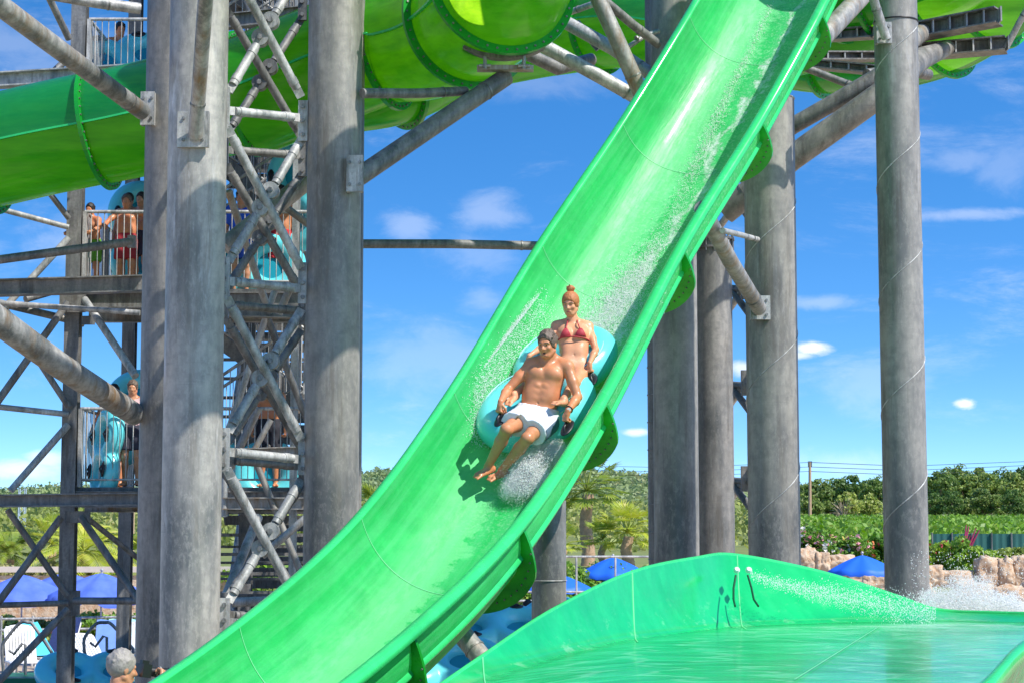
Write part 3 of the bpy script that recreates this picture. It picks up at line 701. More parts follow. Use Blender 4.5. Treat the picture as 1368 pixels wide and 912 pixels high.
m.build('tread', M['tread'], tower); railing(V(-4.5, 28.3, z), V(-4.5, 30.2, z+2.0)); railing(V(-2.9, 28.3, z), V(-2.9, 30.2, z+2.0))
MB().box(V(-3.9, 29.0, z-0.3), (2.4, 2.0, 0.3)).build('landing', M['tread'], tower)
# frame on the left of the tower
MB().hbeam(P(-40,386,26.2), P(192,379,26.2), 0.2, 0.225, 0.018).build('frame_beam', M['strut_dark'], tower)
MB().hbeam(P(-40,669,26.0), P(192,666,26.0), 0.2, 0.17, 0.018).build('frame_beam', M['strut_dark'], tower)
MB().hbeam(P(-40,110,26.0), P(192,96,26.0), 0.2, 0.20, 0.018).build('frame_beam', M['strut'], tower)
for a, b, r, mt in [((-30,351,25),(176,323,25.4),0.06,'strut_dark'),((0,405,26.5),(187,418,26.5),0.04,'strut'),((-30,398,26.8),(112,432,27.6),0.055,'steel_warm'),
    ((-6,540,26.3),(91,404,26.7),0.052,'strut_dark'),((8,415,26.5),(92,543,26.8),0.045,'strut_dark'),((-20,274,26.6),(92,304,26.8),0.04,'strut'),((66,258,26.6),(92,292,26.8),0.04,'strut_dark'),
    ((-4,422,26.5),(92,318,26.8),0.05,'strut'),((-20,541,26.4),(91,553,26.8),0.042,'strut'),((14,655,26.4),(91,567,26.8),0.05,'strut'),((34,400,26.8),(76,388,27.2),0.05,'strut_dark'),
    ((10,680,26.3),(90,795,26.6),0.045,'strut_dark'),((82,690,26.2),(-8,812,26.0),0.05,'strut_dark'),((108,690,26.6),(187,804,26.0),0.05,'strut_dark'),((112,688,27.2),(187,747,27.8),0.04,'strut_dark'),
    ((-10,808,26.3),(91,805,26.6),0.04,'strut_dark'),((100,802,26.6),(187,802,26.0),0.05,'strut_dark'),((91,813,26.5),(-10,918,26.0),0.05,'strut_dark'),
    ((63,-8,26),(92,52,26.6),0.05,'strut_dark'),((74,94,26.8),(89,80,26.9),0.05,'strut_dark'),((113,400,26.8),(181,502,26.0),0.052,'strut')]:
    tb(a, b, r, mt)
for px, py, w, h in ((97,403,0.36,0.30),(104,690,0.34,0.16),(96,805,0.22,0.34),(118,428,0.18,0.12)):
    MB().box(P(px, py, 26.78), (w, 0.03, h)).build('gusset_plate', M['strut_dark'], tower)
for px, py in ((176,323),):
    MB().box(P(px, py, 25.4), (0.10, 0.08, 0.16)).build('clevis', M['strut_dark'], tower)
# big dark undersides and trusses behind the lattice
for a, b, r, mt in [((300,330,24),(412,240,24.5),0.12,'steel_warm'),((300,100,24.5),(410,40,24.5),0.06,'steel_warm'),((305,255,25),(360,420,26),0.05,'strut_rust'),((345,250,25),(412,300,25.5),0.05,'steel_warm'),
    ((390,380,25),(372,420,25),0.05,'strut_rust'),((300,640,24),(345,545,24),0.05,'strut_rust'),((335,600,26),(400,760,26),0.045,'steel_warm'),((300,800,24),(345,690,25),0.06,'strut_rust'),
    ((355,420,26.2),(410,560,26.6),0.05,'strut_dark'),((300,590,26.2),(370,380,26.2),0.045,'strut'),((330,0,26.2),(398,150,26.2),0.05,'strut_rust'),((350,742,25),(410,690,25),0.05,'strut'),
    ((300,690,26),(300,610,26),0.04,'strut'),((362,560,26),(340,600,26),0.04,'strut_rust')]:
    tb(a, b, r, mt)
MB().hbeam(P(298,672,26), P(412,672,26), 0.16, 0.16, 0.014).build('frame_beam', M['strut_rust'], tower)
MB().hbeam(P(298,606,26), P(412,602,26), 0.16, 0.13, 0.014).build('frame_beam', M['strut_rust'], tower)
MB().hbeam(P(298,415,26), P(412,418,26), 0.16, 0.16, 0.014).build('frame_beam', M['steel_warm'], tower)
MB().hbeam(P(298,30,26), P(412,18,26), 0.16, 0.2, 0.014).build('frame_beam', M['strut_dark'], tower)
MB().tube(P(310,804,24), P(412,800,24), 0.06).build('brace', M['strut'], tower)
MB().tube(P(300,830,22.5), P(412,815,22.5), 0.07).build('brace', M['strut'], tower)
# ------------------------------------------------------------------ ground and terrain
def zter(x, y):
    if y < 61.5: return 0.0
    if y < 63.2: return 1.85*(y-61.5)/1.7
    z = 1.85+0.0165*(y-63.2)
    if y > 300: z += 0.0
    return z
def ridge(px):
    xs = [-400,0,100,190,330,480,520,640,760,860,960,1080,1250,1400,1900]; ys = [660,655,652,657,645,634,631,634,637,640,646,652,655,650,655]
    return float(np.interp(px, xs, ys))
t = NT('ground_paving'); v = t.coord('Object'); s = t.n('ShaderNodeSeparateXYZ'); t.l(v, s.inputs[0])
far = t.mr(s.outputs[1], 61.3, 61.8); n1 = t.noise(v, 0.35, 5); n2 = t.noise(v, 6, 4)
deck = t.mix(n2, (0.42,0.31,0.20), (0.55,0.42,0.29)); grass = t.mix(n1, (0.09,0.16,0.02), (0.26,0.24,0.07))
M['ground'] = t.fin(t.pbr(t.mix(far, deck, grass), 0.85, 0, t.bump(n2, 0.3, 0.02)))
ys = [-200,-20,0,10,20,30,40,50,61.4,61.5,62.1,62.7,63.2,64,70,80,100,140,180,220,260,300,330]; rows = []
for y in ys: rows.append([V(x, y, zter(x, y)) for x in (-900,-300,-150,-80,-40,-20,-10,0,10,20,40,80,150,300,900)])
g = MB().grid(rows).build('ground', M['ground'], org=(0,0,0)); tag(g, 'tan pool deck rising to grassy ground behind the boulders', 'ground', kind='structure')
# forested hills
def hillz(x, y):
    px = 684+x/y*FP if y > 1 else 684
    zr = CAMZ+(720-ridge(px))/FP*640; q = min(1, max(0, (y-330)/310)); q = q*q*(3-2*q)
    z = zter(x, 330)+(zr-zter(x, 330)-2.2)*q
    if y > 640: z -= (y-640)*0.03
    return z+0.8*math.sin(x*0.05+y*0.021)*q
rows = [[V(x, y, hillz(x, y)) for x in np.linspace(-700, 700, 141)] for y in list(np.linspace(330, 640, 32))+[700,800,1000,1500,2500]]
t = NT('hill_scrub'); v = t.coord('Object'); n1 = t.noise(v, 0.03, 6, 0.7); n2 = t.noise(v, 0.25, 5, 0.7)
M['hill'] = t.fin(t.pbr(t.mix(t.mr(n1, 0.4, 0.6), t.mix(n2, (0.07,0.10,0.04), (0.12,0.16,0.06)), t.mix(n2, (0.20,0.20,0.08), (0.13,0.17,0.05))), 0.95))
h = MB().grid(rows).build('hills', M['hill'], org=(0,0,0)); tag(h, 'low green wooded hills on the horizon', 'hill', kind='structure')
def foliage(name, c1, c2, c3=None, scale=0.7, trans=0.35, tcol=None):
    t = NT(name); v = t.coord('Object'); oi = t.n('ShaderNodeObjectInfo'); ge = t.n('ShaderNodeNewGeometry')
    n = t.noise(v, scale, 4, 0.6); c = t.mix(t.mr(n, 0.35, 0.65), c1, c2)
    if c3: c = t.mix(t.mr(t.noise(v, scale*3.1, 3), 0.55, 0.7), c, c3)
    hs = t.n('ShaderNodeHueSaturation'); t.l(c, hs.inputs['Color']); t.l(t.mr(oi.outputs['Random'], 0, 1, 0.72, 1.35), hs.inputs['Value']); t.l(t.mr(oi.outputs['Random'], 0, 1, 0.52, 0.475), hs.inputs['Hue'])
    t.l(t.mr(ge.outputs['Random Per Island'], 0, 1, 0.9, 1.1), hs.inputs['Saturation'])
    p = t.pbr(hs.outputs[0], 0.55); tr = t.n('ShaderNodeBsdfTranslucent'); t.l(hs.outputs[0], tr.inputs[0])
    return t.fin(t.mixs(trans, p, tr.outputs[0]))
M['leaf'] = foliage('tree_leaves', (0.09,0.19,0.05), (0.19,0.30,0.06), (0.30,0.33,0.09))
M['scrub'] = foliage('scrub_leaves', (0.16,0.23,0.05), (0.30,0.34,0.09), (0.38,0.36,0.14), 0.05)
M['leaf2'] = foliage('tree_leaves_light', (0.20,0.30,0.06), (0.32,0.40,0.09), (0.40,0.36,0.14))
M['leaf_far'] = foliage('far_wood_leaves', (0.15,0.24,0.10), (0.30,0.37,0.14), (0.42,0.42,0.20), 0.02)
M['hedge'] = foliage('hedge_leaves', (0.13,0.29,0.03), (0.26,0.44,0.05), (0.38,0.46,0.07), 1.5)
M['vine'] = foliage('vine_leaves', (0.20,0.38,0.03), (0.32,0.50,0.05), (0.42,0.50,0.08), 0.4)
M['yellowleaf'] = foliage('yellow_leaves', (0.35,0.33,0.02), (0.18,0.26,0.02), (0.5,0.42,0.04), 3)
M['bark'] = plain('bark', (0.20,0.14,0.09), 0.9, 0, 0.4, 6, 0.5)
M['palm_trunk'] = plain('palm_trunk_bark', (0.42,0.28,0.18), 0.9, 0, 0.45, 9, 0.7)
M['palmleaf'] = foliage('palm_fronds', (0.30,0.42,0.04), (0.52,0.56,0.08), (0.70,0.62,0.18), 1.8, 0.4)
M['drygrass'] = foliage('dry_plants', (0.45,0.38,0.18), (0.30,0.32,0.08), (0.20,0.26,0.05), 1.5)
def cards(centres, size, outward=None):
    n = len(centres); nrm = rng.normal(size=(n, 3))
    if outward is not None: nrm = nrm*0.8+outward
    nrm /= np.linalg.norm(nrm, axis=1)[:, None]
    a = np.cross(nrm, rng.normal(size=(n, 3))); a /= np.linalg.norm(a, axis=1)[:, None]; b = np.cross(nrm, a)
    sz = np.asarray(size)*rng.uniform(0.6, 1.3, n); a *= sz[:, None]; b *= (sz*0.62)[:, None]
    v = np.stack([centres-a, centres-b*0.9+a*0.1, centres+a, centres+b], 1)
    return v.reshape(-1, 3), np.arange(4*n).reshape(n, 4)
def clump_points(cl, r, per):
    k = len(cl); d = rng.normal(size=(k, per, 3)); d /= np.linalg.norm(d, axis=2)[..., None]
    rr = np.asarray(r)[:, None, None]*rng.uniform(0.45, 1.05, (k, per, 1))
    d2 = d.copy(); d2[..., 2] *= 0.75
    return (cl[:, None, :]+d2*rr).reshape(-1, 3), d.reshape(-1, 3)
# far woods = stuff
pts = []
n = 3600
fy = rng.uniform(400, 648, n); fpx = rng.uniform(-60, 1430, n); cl = np.array([[(p-684)/FP*y, y, hillz((p-684)/FP*y, y)+rng.uniform(0.5, 2.2)] for p, y in zip(fpx, fy)])
pc, nn = clump_points(cl, rng.uniform(1.4, 3.4, n), 26); vv, ff = cards(pc, np.full(len(pc), 0.62), nn)
tag(mesh_np('far_woods', vv, ff, M['leaf_far'], None, False), 'far off wooded hillside of pale green trees', 'woods', kind='stuff')
pts = []; n = 2600; fy = 90+rng.uniform(0, 1, n)**0.8*310; fpx = rng.uniform(-80, 1060, n); cl = np.array([[(p-684)/FP*y, y, zter((p-684)/FP*y, y)+rng.uniform(0.1, 1.0)*(0.6+y/200)] for p, y in zip(fpx, fy)])
pc, nn = clump_points(cl, rng.uniform(0.5, 1.2, n)*(0.5+fy/220), 30); vv, ff = cards(pc, np.repeat(0.10+fy/900, 30), nn)
tag(mesh_np('scrub', vv, ff, M['scrub'], None, False), 'yellow green scrub and bushes filling the valley between deck and wooded hills', 'scrub', kind='stuff')
# individual trees on the right
def crown_mesh(name, rx, rz, ncl, per, leaf, mat, z0, parent):
    d = rng.normal(size=(ncl, 3)); d /= np.linalg.norm(d, axis=1)[:, None]; rr = rng.uniform(0.25, 1.0, ncl)**0.55
    cl = d*rr[:, None]*np.array([rx, rx, rz])*0.86; cl[:, 2] += z0+rz*0.78; cl[:, 2] = np.maximum(cl[:, 2], z0*0.75)
    o = np.array(ORG[parent]); pc, nn = clump_points(cl+o, rng.uniform(0.45, 1.0, ncl)*rx*0.38, per)
    vv, ff = cards(pc, np.full(len(pc), leaf), nn); return mesh_np(name, vv, ff, mat, parent, False)
def tree(h, rx, mat, label, ncl=46, per=60):
    o = empty('broadleaf_tree', V(0,0,0), label, 'tree', 'trees of the wood behind the vineyard')
    tr = h*0.28; m = MB().path([V(0,0,-0.3), V(0.05,0,tr*0.6), V(-0.05,0.05,tr), V(0.05,0,h*0.6)], [0.20,0.16,0.13,0.07], 8)
    for k in range(6):
        a = k*1.05; m.path([V(0,0,tr*(0.7+0.08*k)), V(math.cos(a)*rx*0.35, math.sin(a)*rx*0.35, tr*1.25+0.15*k), V(math.cos(a)*rx*0.75, math.sin(a)*rx*0.75, h*0.62)], [0.08,0.055,0.03], 6)
    m.build('trunk', M['bark'], o); crown_mesh('crown', rx, (h-tr)*0.56, ncl, per, 0.23, mat, tr, o); return o
kinds = [tree(7.2, 2.6, M['leaf'], 'k'), tree(6.2, 2.3, M['leaf2'], 'k'), tree(8.2, 2.7, M['leaf'], 'k', 56), tree(4.6, 2.2, M['leaf2'], 'k', 34)]
tops = [(1052,640,2),(1075,643,0),(1093,637,1),(1108,650,3),(1118,634,0),(1140,630,0),(1152,644,1),(1168,633,2),(1190,634,0),(1215,640,1),(1236,634,0),(1256,622,2),(1276,617,2),(1294,630,0),(1305,622,1),(1322,627,0),(1340,622,2),(1357,628,1),(1375,616,2),(1400,622,0),
        (1085,660,3),(1160,658,3),(1248,655,0),(1272,652,0),(1312,650,1),(1352,650,0),(1130,655,3),(1425,640,1),(1030,650,1),(1290,664,3),(1335,662,0),(1370,655,0)]
used = set(); TL = []
hs = [7.2, 6.2, 8.2, 4.6]
desc = ['dark round', 'light loose', 'tall dark', 'low pale']
for i, (px, py, k) in enumerate(tops):
    Y = 245+rnd.uniform(-8, 10) if i < 20 else 222+rnd.uniform(-6, 6)
    o = kinds[k] if k not in used else copy_tree(kinds[k]); used.add(k)
    base = zter(0, Y); p = P(px, py, Y); s = max(0.5, (p.z-base)/(hs[k]*1.02))
    o.location = V(p.x, Y, base); o.scale = (s*rnd.uniform(0.9,1.1), s, s); o.rotation_euler.z = rnd.uniform(0, 6.28)
    side = 'between the spiral columns' if px < 1178 else ('behind the rightmost column' if px < 1240 else 'right of it')
    rank = ('front' if i >= 20 and i < 27 or i > 28 else 'back'); TL.append((side, rank, k, px, o))
ORD = ['first', 'second', 'third', 'fourth', 'fifth', 'sixth', 'seventh', 'eighth', 'ninth', 'tenth', 'eleventh', 'twelfth']
for key in set(q[:3] for q in TL):
    grp = sorted([q for q in TL if q[:3] == key], key=lambda q: q[3])
    for n_, q in enumerate(grp): q[4]['label'] = f'{ORD[n_]} {desc[key[2]]} tree from left {key[0]}, {key[1]} row'
# bare tree
o = empty('bare_tree', V(P(1128,700,215).x, 215, zter(0,215)), 'pale leafless round tree before the dark wood between the spiral welded columns', 'tree')
m = MB(); m.path([V(0,0,0)+ORG[o], ORG[o]+V(0,0,1.2)], [0.12,0.08], 6)
for k in range(70):
    a = rnd.uniform(0, 6.28); e = rnd.uniform(0.1, 1.5); L = rnd.uniform(1.2, 2.3); q = ORG[o]+V(0,0,rnd.uniform(0.4,1.2)); d = V(math.cos(a)*math.cos(e), math.sin(a)*math.cos(e), math.sin(e))
    m.path([q, q+d*L*0.5+V(0,0,0.15), q+d*L], [0.045,0.03,0.012], 4)
m.build('branches', plain('pale_bark', (0.42,0.33,0.24), 0.9), o)
# vineyard rows = stuff
pc = []
for y in np.arange(84, 206, 3.0):
    x0, x1 = (1060-684)/FP*y, (1420-684)/FP*y; nn_ = int((x1-x0)*26)
    xs = rng.uniform(x0, x1, nn_); zz = np.array([zter(0, y)]*nn_)+rng.uniform(0.2, 1.25, nn_)+0.15*np.sin(xs*1.3); pc.append(np.stack([xs, y+rng.normal(0, 0.25, nn_), zz], 1))
pc = np.concatenate(pc); vv, ff = cards(pc, np.full(len(pc), 0.15)); tag(mesh_np('vineyard', vv, ff, M['vine'], None, False), 'bright green vineyard rows below the wood at right', 'vineyard', kind='stuff')
# ------------------------------------------------------------------ shrubs with flowers
def shrub(px, Y, w, h, label, mat, flowers=None, zb=None, name='flowering_shrub', leaf=0.075, n=5200, dep=1.0, group='shrubs on the bank above the boulders', cat='shrub'):
    x = (px-684)/FP*Y; zb = zter(x, Y) if zb is None else zb
    o = empty(name, V(x, Y, zb), label, cat, group)
    ncl = 38; cl = np.stack([rng.uniform(-w/2, w/2, ncl), rng.uniform(-dep/2, dep/2, ncl), rng.uniform(0.1, 1, ncl)*h*0.85], 1); cl[:, 2] *= (1-0.35*(2*cl[:, 0]/w)**2); cl += np.array(ORG[o])
    pc, nn = clump_points(cl, rng.uniform(0.16, 0.34, ncl)*min(h, 1.5)*0.9, n//ncl); vv, ff = cards(pc, np.full(len(pc), leaf), nn)
    mesh_np('foliage', vv, ff, mat, o, False)
    m = MB()
    for k in range(7): a = cl[k*5]; m.path([ORG[o]+V((a[0]-x)*0.3, 0, -0.05), V(*a)], [0.03, 0.012], 5)
    m.build('stem', M['bark'], o)
    for fm, cnt, fr in (flowers or []):
        q = pc[rng.choice(len(pc), cnt)]+rng.normal(0, 0.05, (cnt, 3))+np.array([0, -0.12, 0.03]); vv, ff = cards(np.repeat(q, 5, 0)+rng.normal(0, fr*0.4, (cnt*5, 3)), np.full(cnt*5, fr)); 
        for j_ in range(cnt): mesh_np('flower', vv[j_*20:(j_+1)*20], ff[:5], fm, o, False)
    return o
Fp = plain('pink_petals', (0.75,0.33,0.38), 0.6); Fy = plain('yellow_petals', (0.75,0.62,0.18), 0.6); Fr = plain('red_petals', (0.55,0.06,0.08), 0.6); Fw = plain('white_petals', (0.8,0.75,0.68), 0.6); Fo = plain('orange_petals', (0.65,0.20,0.06), 0.6)
shrub(1082, 66, 1.2, 1.45, 'rose shrub with many pink blooms beside the spiral welded column', M['hedge'], [(Fp, 80, 0.085), (Fw, 30, 0.08)])
shrub(1112, 66.5, 1.1, 1.15, 'shrub with pale yellow and cream blooms above the blue parasol', M['hedge'], [(Fy, 80, 0.085), (Fw, 30, 0.08), (Fp, 30, 0.08)])
shrub(1140, 66, 1.1, 1.15, 'leafy shrub with a few pale pink blooms above the blue parasol', M['hedge'], [(Fp, 40, 0.08), (Fw, 26, 0.07)])
shrub(1166, 66.4, 1.2, 1.2, 'shrub with orange red blooms left of the rightmost column', M['hedge'], [(Fo, 60, 0.08), (Fr, 26, 0.08)])
shrub(1196, 66.2, 1.2, 1.1, 'plain green shrub behind the rightmost column', M['hedge'], [(Fo, 16, 0.06)])
shrub(1252, 65.5, 1.0, 1.05, 'dark shrub with rust red shoots right of the rightmost column', M['hedge'], [(Fr, 46, 0.07), (Fo, 26, 0.06)])
o = shrub(1280, 65, 0.55, 1.2, 'tall magenta red flower spikes leaning right on the bank', M['hedge'], [(Fr, 12, 0.05)], n=1500)
m = MB()
for k in range(7):
    a = ORG[o]; tx = rnd.uniform(0.15, 0.75)-0.15*k*0.2; m.path([a+V(0.02*k,0,0.1), a+V(tx*0.5,0,0.75), a+V(tx,rnd.uniform(-.1,.1),1.15+0.06*k)], [0.02,0.05,0.015], 6)
m.build('flower_spike', plain('magenta_spike', (0.35,0.03,0.10), 0.7, 0, 0.4, 30), o)
shrub(1300, 64.5, 1.6, 0.85, 'low dense green shrub in front of the teal fence', M['hedge'], [(Fw, 14, 0.04)])
shrub(1340, 64.6, 1.5, 0.8, 'low olive green shrub at the right edge before the teal fence', M['leaf2'], [(Fw, 8, 0.04)])
shrub(1378, 64.6, 1.4, 0.9, 'yellowish green shrub cut by the right picture edge', M['leaf2'], [])
# teal screen fence
o = empty('screen_fence', V(P(1310,720,76).x, 76, 2.0), 'teal green mesh screen fence beyond the shrubs at right', 'fence')
xa, xb_ = (1242-684)/FP*76, (1400-684)/FP*76; rows = [[V(xa+(xb_-xa)*k/60, 76+0.03*math.sin(k*1.9), z) for k in range(61)] for z in (1.9, 2.6, 3.12)]
MB().grid(rows).build('mesh_panel', plain('teal_mesh', (0.02,0.11,0.10), 0.8, 0, 0.35, 1.2), o)
for k in range(7): MB().tube(V(xa+(xb_-xa)*k/6,75.94,1.8), V(xa+(xb_-xa)*k/6,75.94,3.16), 0.035, seg=8).build('post', M['strut_dark'], o)
# boulders
t = NT('sandstone'); v = t.coord('Object'); n1 = t.noise(v, 1.6, 6, 0.65); n2 = t.noise(v, 9, 5, 0.6)
M['rock'] = t.fin(t.pbr(t.mix(t.mr(n2, 0.35, 0.7), t.mix(t.mr(n1, 0.35, 0.65), (0.42,0.22,0.10), (0.55,0.40,0.26)), (0.60,0.50,0.38)), 0.9, 0, t.bump(n2, 0.8, 0.06)))
rocks = [(1046,752,1.0,.8,'just right of the raft slide'),(1078,748,.8,.9,'cream block beside the spiral welded column'),(1098,752,.55,.8,'small block left of the long flat one'),(1122,752,1.1,.62,'long flat block behind the left tip of the blue parasol'),(1150,775,1.2,.7,'orange block under the left half of the blue parasol'),(1172,780,1.3,.8,'orange block under the blue parasol centre'),(1128,768,.8,.5,'low cream block under the left tip of the blue parasol'),(1198,772,1.1,.8,'block behind the rightmost column'),(1244,768,.7,.75,'block just right of the rightmost column'),(1272,772,1.5,.6,'long low cream block under the red shoots'),(1318,765,.85,1.15,'tall upright cream block'),(1342,765,.6,1.1,'narrow orange block between two pale ones'),(1366,765,.9,1.2,'rough tall block at the right picture edge'),(1300,792,1.3,.8,'lower block under the tall upright one'),(1350,797,1.4,.8,'lower brown block at the right edge'),(1224,790,1.2,.8,'lower block half hidden by the splash'),(1385,790,1.2,.9,'block beyond the right picture edge')]
from mathutils import noise as mn
for i, (px, py, w, h, lb) in enumerate(rocks):
    Y = 61.6-(0.5 if py > 785 else 0)-(i % 3)*0.08; c = P(px, py, Y); bm_v = []; n_ = 24; m = MB(); q = V(i*7.3, 3.1, 1.7)
    rows = []
    for a in range(n_+1):
        th = PI*a/n_; r = []
        for b in range(44):
            ph = 2*PI*b/44; d = V(math.sin(th)*math.cos(ph), math.sin(th)*math.sin(ph), math.cos(th)); mx = max(abs(d.x), abs(d.y), abs(d.z)); k = (0.72/mx*0.72+0.28)
            e = 1+0.24*mn.noise(d*1.6+q)+0.16*mn.noise(d*4+q)+0.05*mn.noise(d*11+q); r.append(c+V(d.x*w/2*k, d.y*0.45*k, d.z*h/2*k)*e*1.08)
        rows.append(r)
    m.grid(rows, close_u=True); tag(m.build('boulder', M['rock']), 'sandstone boulder: '+lb, 'boulder', 'boulders of the retaining wall')
# ------------------------------------------------------------------ palms
def fan_palm(px, py, Y, R, trunk_z, label, nf=34, tr=0.2, fan=True, mat='palmleaf'):
    c = P(px, py, Y); x = c.x; zb = min(zter(x, Y), c.z-0.3) if trunk_z is None else trunk_z
    o = empty('palm_tree', V(x, Y, zb), label, 'palm', 'palms and palm bushes')
    n = 26; pts = [V(x+0.05*math.sin(k*0.3), Y, zb-0.1+(c.z-zb)*k/n) for k in range(n+1)]
    MB().path(pts, [tr*(1.15-0.25*k/n+0.09*(k % 2)) for k in range(n+1)], 14).build('trunk', M['palm_trunk'], o)
    m = MB(); vs = []; fs = []
    for i in range(nf):
        a = i*2.399+rnd.uniform(-.2,.2); el = math.radians(rnd.uniform(-28, 82)); L = R*rnd.uniform(0.5, 0.72) if fan else R
        d = V(math.cos(a)*math.cos(el), math.sin(a)*math.cos(el), math.sin(el)); p0 = c+V(0,0,0.05); p1 = p0+d*L*0.6+V(0,0,0.05*R); 
        if fan:
            p2 = p0+d*L; m.path([p0, p1, p2], [0.018,0.014,0.01], 4); T = (p2-p1).normalized(); S = T.cross(V(0,0,1)).normalized(); U = S.cross(T)
            for k in range(17):
                b = math.radians(-100+200*k/16); ll = R*0.42*(1-0.25*abs(b)/1.8)*rnd.uniform(.85,1.1); e = (T*math.cos(b)+S*math.sin(b)); mid = p2+e*ll*0.55; tip = p2+e*ll+V(0,0,-0.05*ll)+U*rnd.uniform(-.05,.05)
                wv = e.cross(U).normalized()*(0.021*R); b0 = len(vs); vs += [p2, mid+wv+U*0.012, tip, mid-wv+U*0.012]; fs.append((b0,b0+1,b0+2,b0+3))
        else:
            prev = p0; N_ = 13; pp = [p0+d*(R*k/N_)+V(0,0,-0.75*R*(k/N_)**2*0.7) for k in range(N_+1)]; m.path(pp, [0.02*(1-k/N_)+0.005 for k in range(N_+1)], 4)
            for k in range(2, N_+1):
                T = (pp[k]-pp[k-1]).normalized(); S = T.cross(V(0,0,1)); S = S.normalized() if S.length > 1e-3 else V(1,0,0)
                for q_ in (0, 0.5):
                    b_ = pp[k]-(pp[k]-pp[k-1])*q_
                    for sg in (-1, 1):
                        tip = b_+(S*sg+T*0.7).normalized()*R*0.3*(1-0.5*k/N_)+V(0,0,-0.06*R); w_ = T*(0.022*R); b0 = len(vs); vs += [b_-w_, (b_+tip)/2-w_*0.8, tip, (b_+tip)/2+w_*0.8]; fs.append((b0,b0+1,b0+2,b0+3))
    m.add(vs, fs, False); m.build('crown', M[mat], o)
    return o
fan_palm(784, 656, 70, 1.55, None, 'fan palm with a thick brown trunk just right of the raft slide', 40, 0.21)
fan_palm(838, 712, 67, 1.25, None, 'low golden green fan palm bush left of the column pair', 40, 0.18)
fan_palm(805, 722, 68, 0.9, None, 'small palm bush between the two fan palms', 24, 0.12)
fan_palm(752, 730, 66, 0.9, None, 'small bushy palm left of the brown palm trunk, by the short column', 24, 0.12)
fan_palm(68, 728, 60, 1.0, None, 'spiky green palm above the left parasols', 26, 0.12)
fan_palm(112, 738, 58, 2.0, None, 'palm with long arching feather fronds behind the tower post', 22, 0.14, False)
fan_palm(12, 742, 60, 1.6, None, 'feathery palm at the left picture edge', 20, 0.12, False)
fan_palm(172, 742, 60, 1.5, None, 'feathery palm left of the shaded column', 18, 0.12, False)
fan_palm(500, 690, 64, 1.2, None, 'palm bush hidden behind the column and raft slide', 20, 0.12)
for px, Y, w, h, lb, mt, fl in [(20,57,3.0,1.7,'dry yellow shrub mass behind the left parasols','drygrass',None),(85,58,2.4,1.6,'pale dry shrub behind the tower post','drygrass',None),(150,57,3.0,1.45,'clipped green hedge block above the right hand left parasol','hedge',None),
        (160,50,1.9,1.15,'green hedge with small leaves behind the sun loungers','hedge',None),(125,50.3,1.7,1.15,'green hedge just right of the tower post','hedge',None),(30,50,2.4,1.0,'olive shrub under the left parasol','leaf2',None),(75,50.2,1.3,1.0,'shrub with orange brown leaves left of the tower post','leaf2',[(Fo, 60, 0.06)]),
        (0,50,1.8,0.9,'green shrub at the left picture edge under the parasol','hedge',None),(692,48,0.8,1.0,'yellow flowering shrub below the slide beside the short column','yellowleaf',[(Fy, 50, 0.05)]),(655,49,1.4,0.9,'yellow green shrub hidden behind the raft slide end','yellowleaf',None),
        (360,56,3.4,1.9,'tall green shrub behind the foot of the stair tower','hedge',None),(440,57,3.0,1.9,'green shrub behind the thick column right of the lattice','hedge',None),
        (745,56,2.0,1.6,'green shrub behind the short column','hedge',None),(800,58,2.2,1.55,'dark green shrub under the golden palm bush','hedge',None),(850,58,2.0,1.5,'green and yellow shrub left of the column pair','leaf2',None),(700,57,1.8,1.5,'shrub behind the gap below the raft slide','leaf2',None)]:
    shrub(px, Y, w, h, lb, M[mt], fl, zb=0.75 if Y > 55 else 0.0, group='shrubs along the pool deck', n=4200, leaf=0.07)
# ------------------------------------------------------------------ parasols
M['parasol'] = plain('parasol_cloth_blue', (0.012,0.13,0.68), 0.6, 0, 0.12, 4)
t = NT('parasol_cloth_faded'); v = t.coord('Object'); c = t.mix(t.noise(v, 3, 4), (0.05,0.13,0.75), (0.20,0.32,0.88)); tr = t.n('ShaderNodeBsdfTranslucent'); t.l(c, tr.inputs[0])
M['parasol_pale'] = t.fin(t.mixs(0.3, t.pbr(c, 0.7), tr.outputs[0]))
def parasol(px, ytop, Y, w, drop, label, mat, zb=0.0, sag=0.04, tilt=(0,0)):
    c = P(px, ytop, Y); R = w/2; o = empty('parasol', V(c.x, Y, zb), label, 'parasol', 'blue beach parasols')
    rows = []; nr = 9; ns = 48
    for i in range(nr+1):
        q = i/nr; r = []
        for k in range(ns):
            a = 2*PI*k/ns; e = 1-0.06*(0.5-0.5*math.cos(8*a))*q; rr = R*q*e; z = c.z-drop*(q**1.35)-sag*q*(0.5-0.5*math.cos(8*a)); x_, y_ = rr*math.cos(a), rr*math.sin(a); r.append(V(c.x+x_, Y+y_, z+x_*tilt[0]+y_*tilt[1]))
        rows.append(r)
    rows.append([p+V(0,0,-0.11)+V(0,0,0.012*math.sin(k*3.1)) for k, p in enumerate(rows[-1])])
    MB().grid(rows, close_u=True).build('canopy', M[mat], o)
    for k in range(8):
        a = 2*PI*k/8; MB().tube(V(c.x, Y, c.z-0.06), V(c.x+R*math.cos(a)*0.98, Y+R*math.sin(a)*0.98, c.z-drop-0.02+R*math.cos(a)*tilt[0]), 0.009, seg=5).build('rib', M['strut'], o)
    MB().tube(V(c.x,Y,zb), V(c.x,Y,c.z+0.07), 0.022, seg=8).build('pole', M['rail'], o); MB().ball(V(c.x,Y,c.z+0.07), 0.04).build('finial', M['rail'], o)
    return o
parasol(819, 744, 58, 2.15, 0.50, 'vivid blue parasol just left of the column pair', 'parasol')
parasol(738, 764, 54, 2.15, 0.42, 'blue parasol half hidden behind the short column', 'parasol')
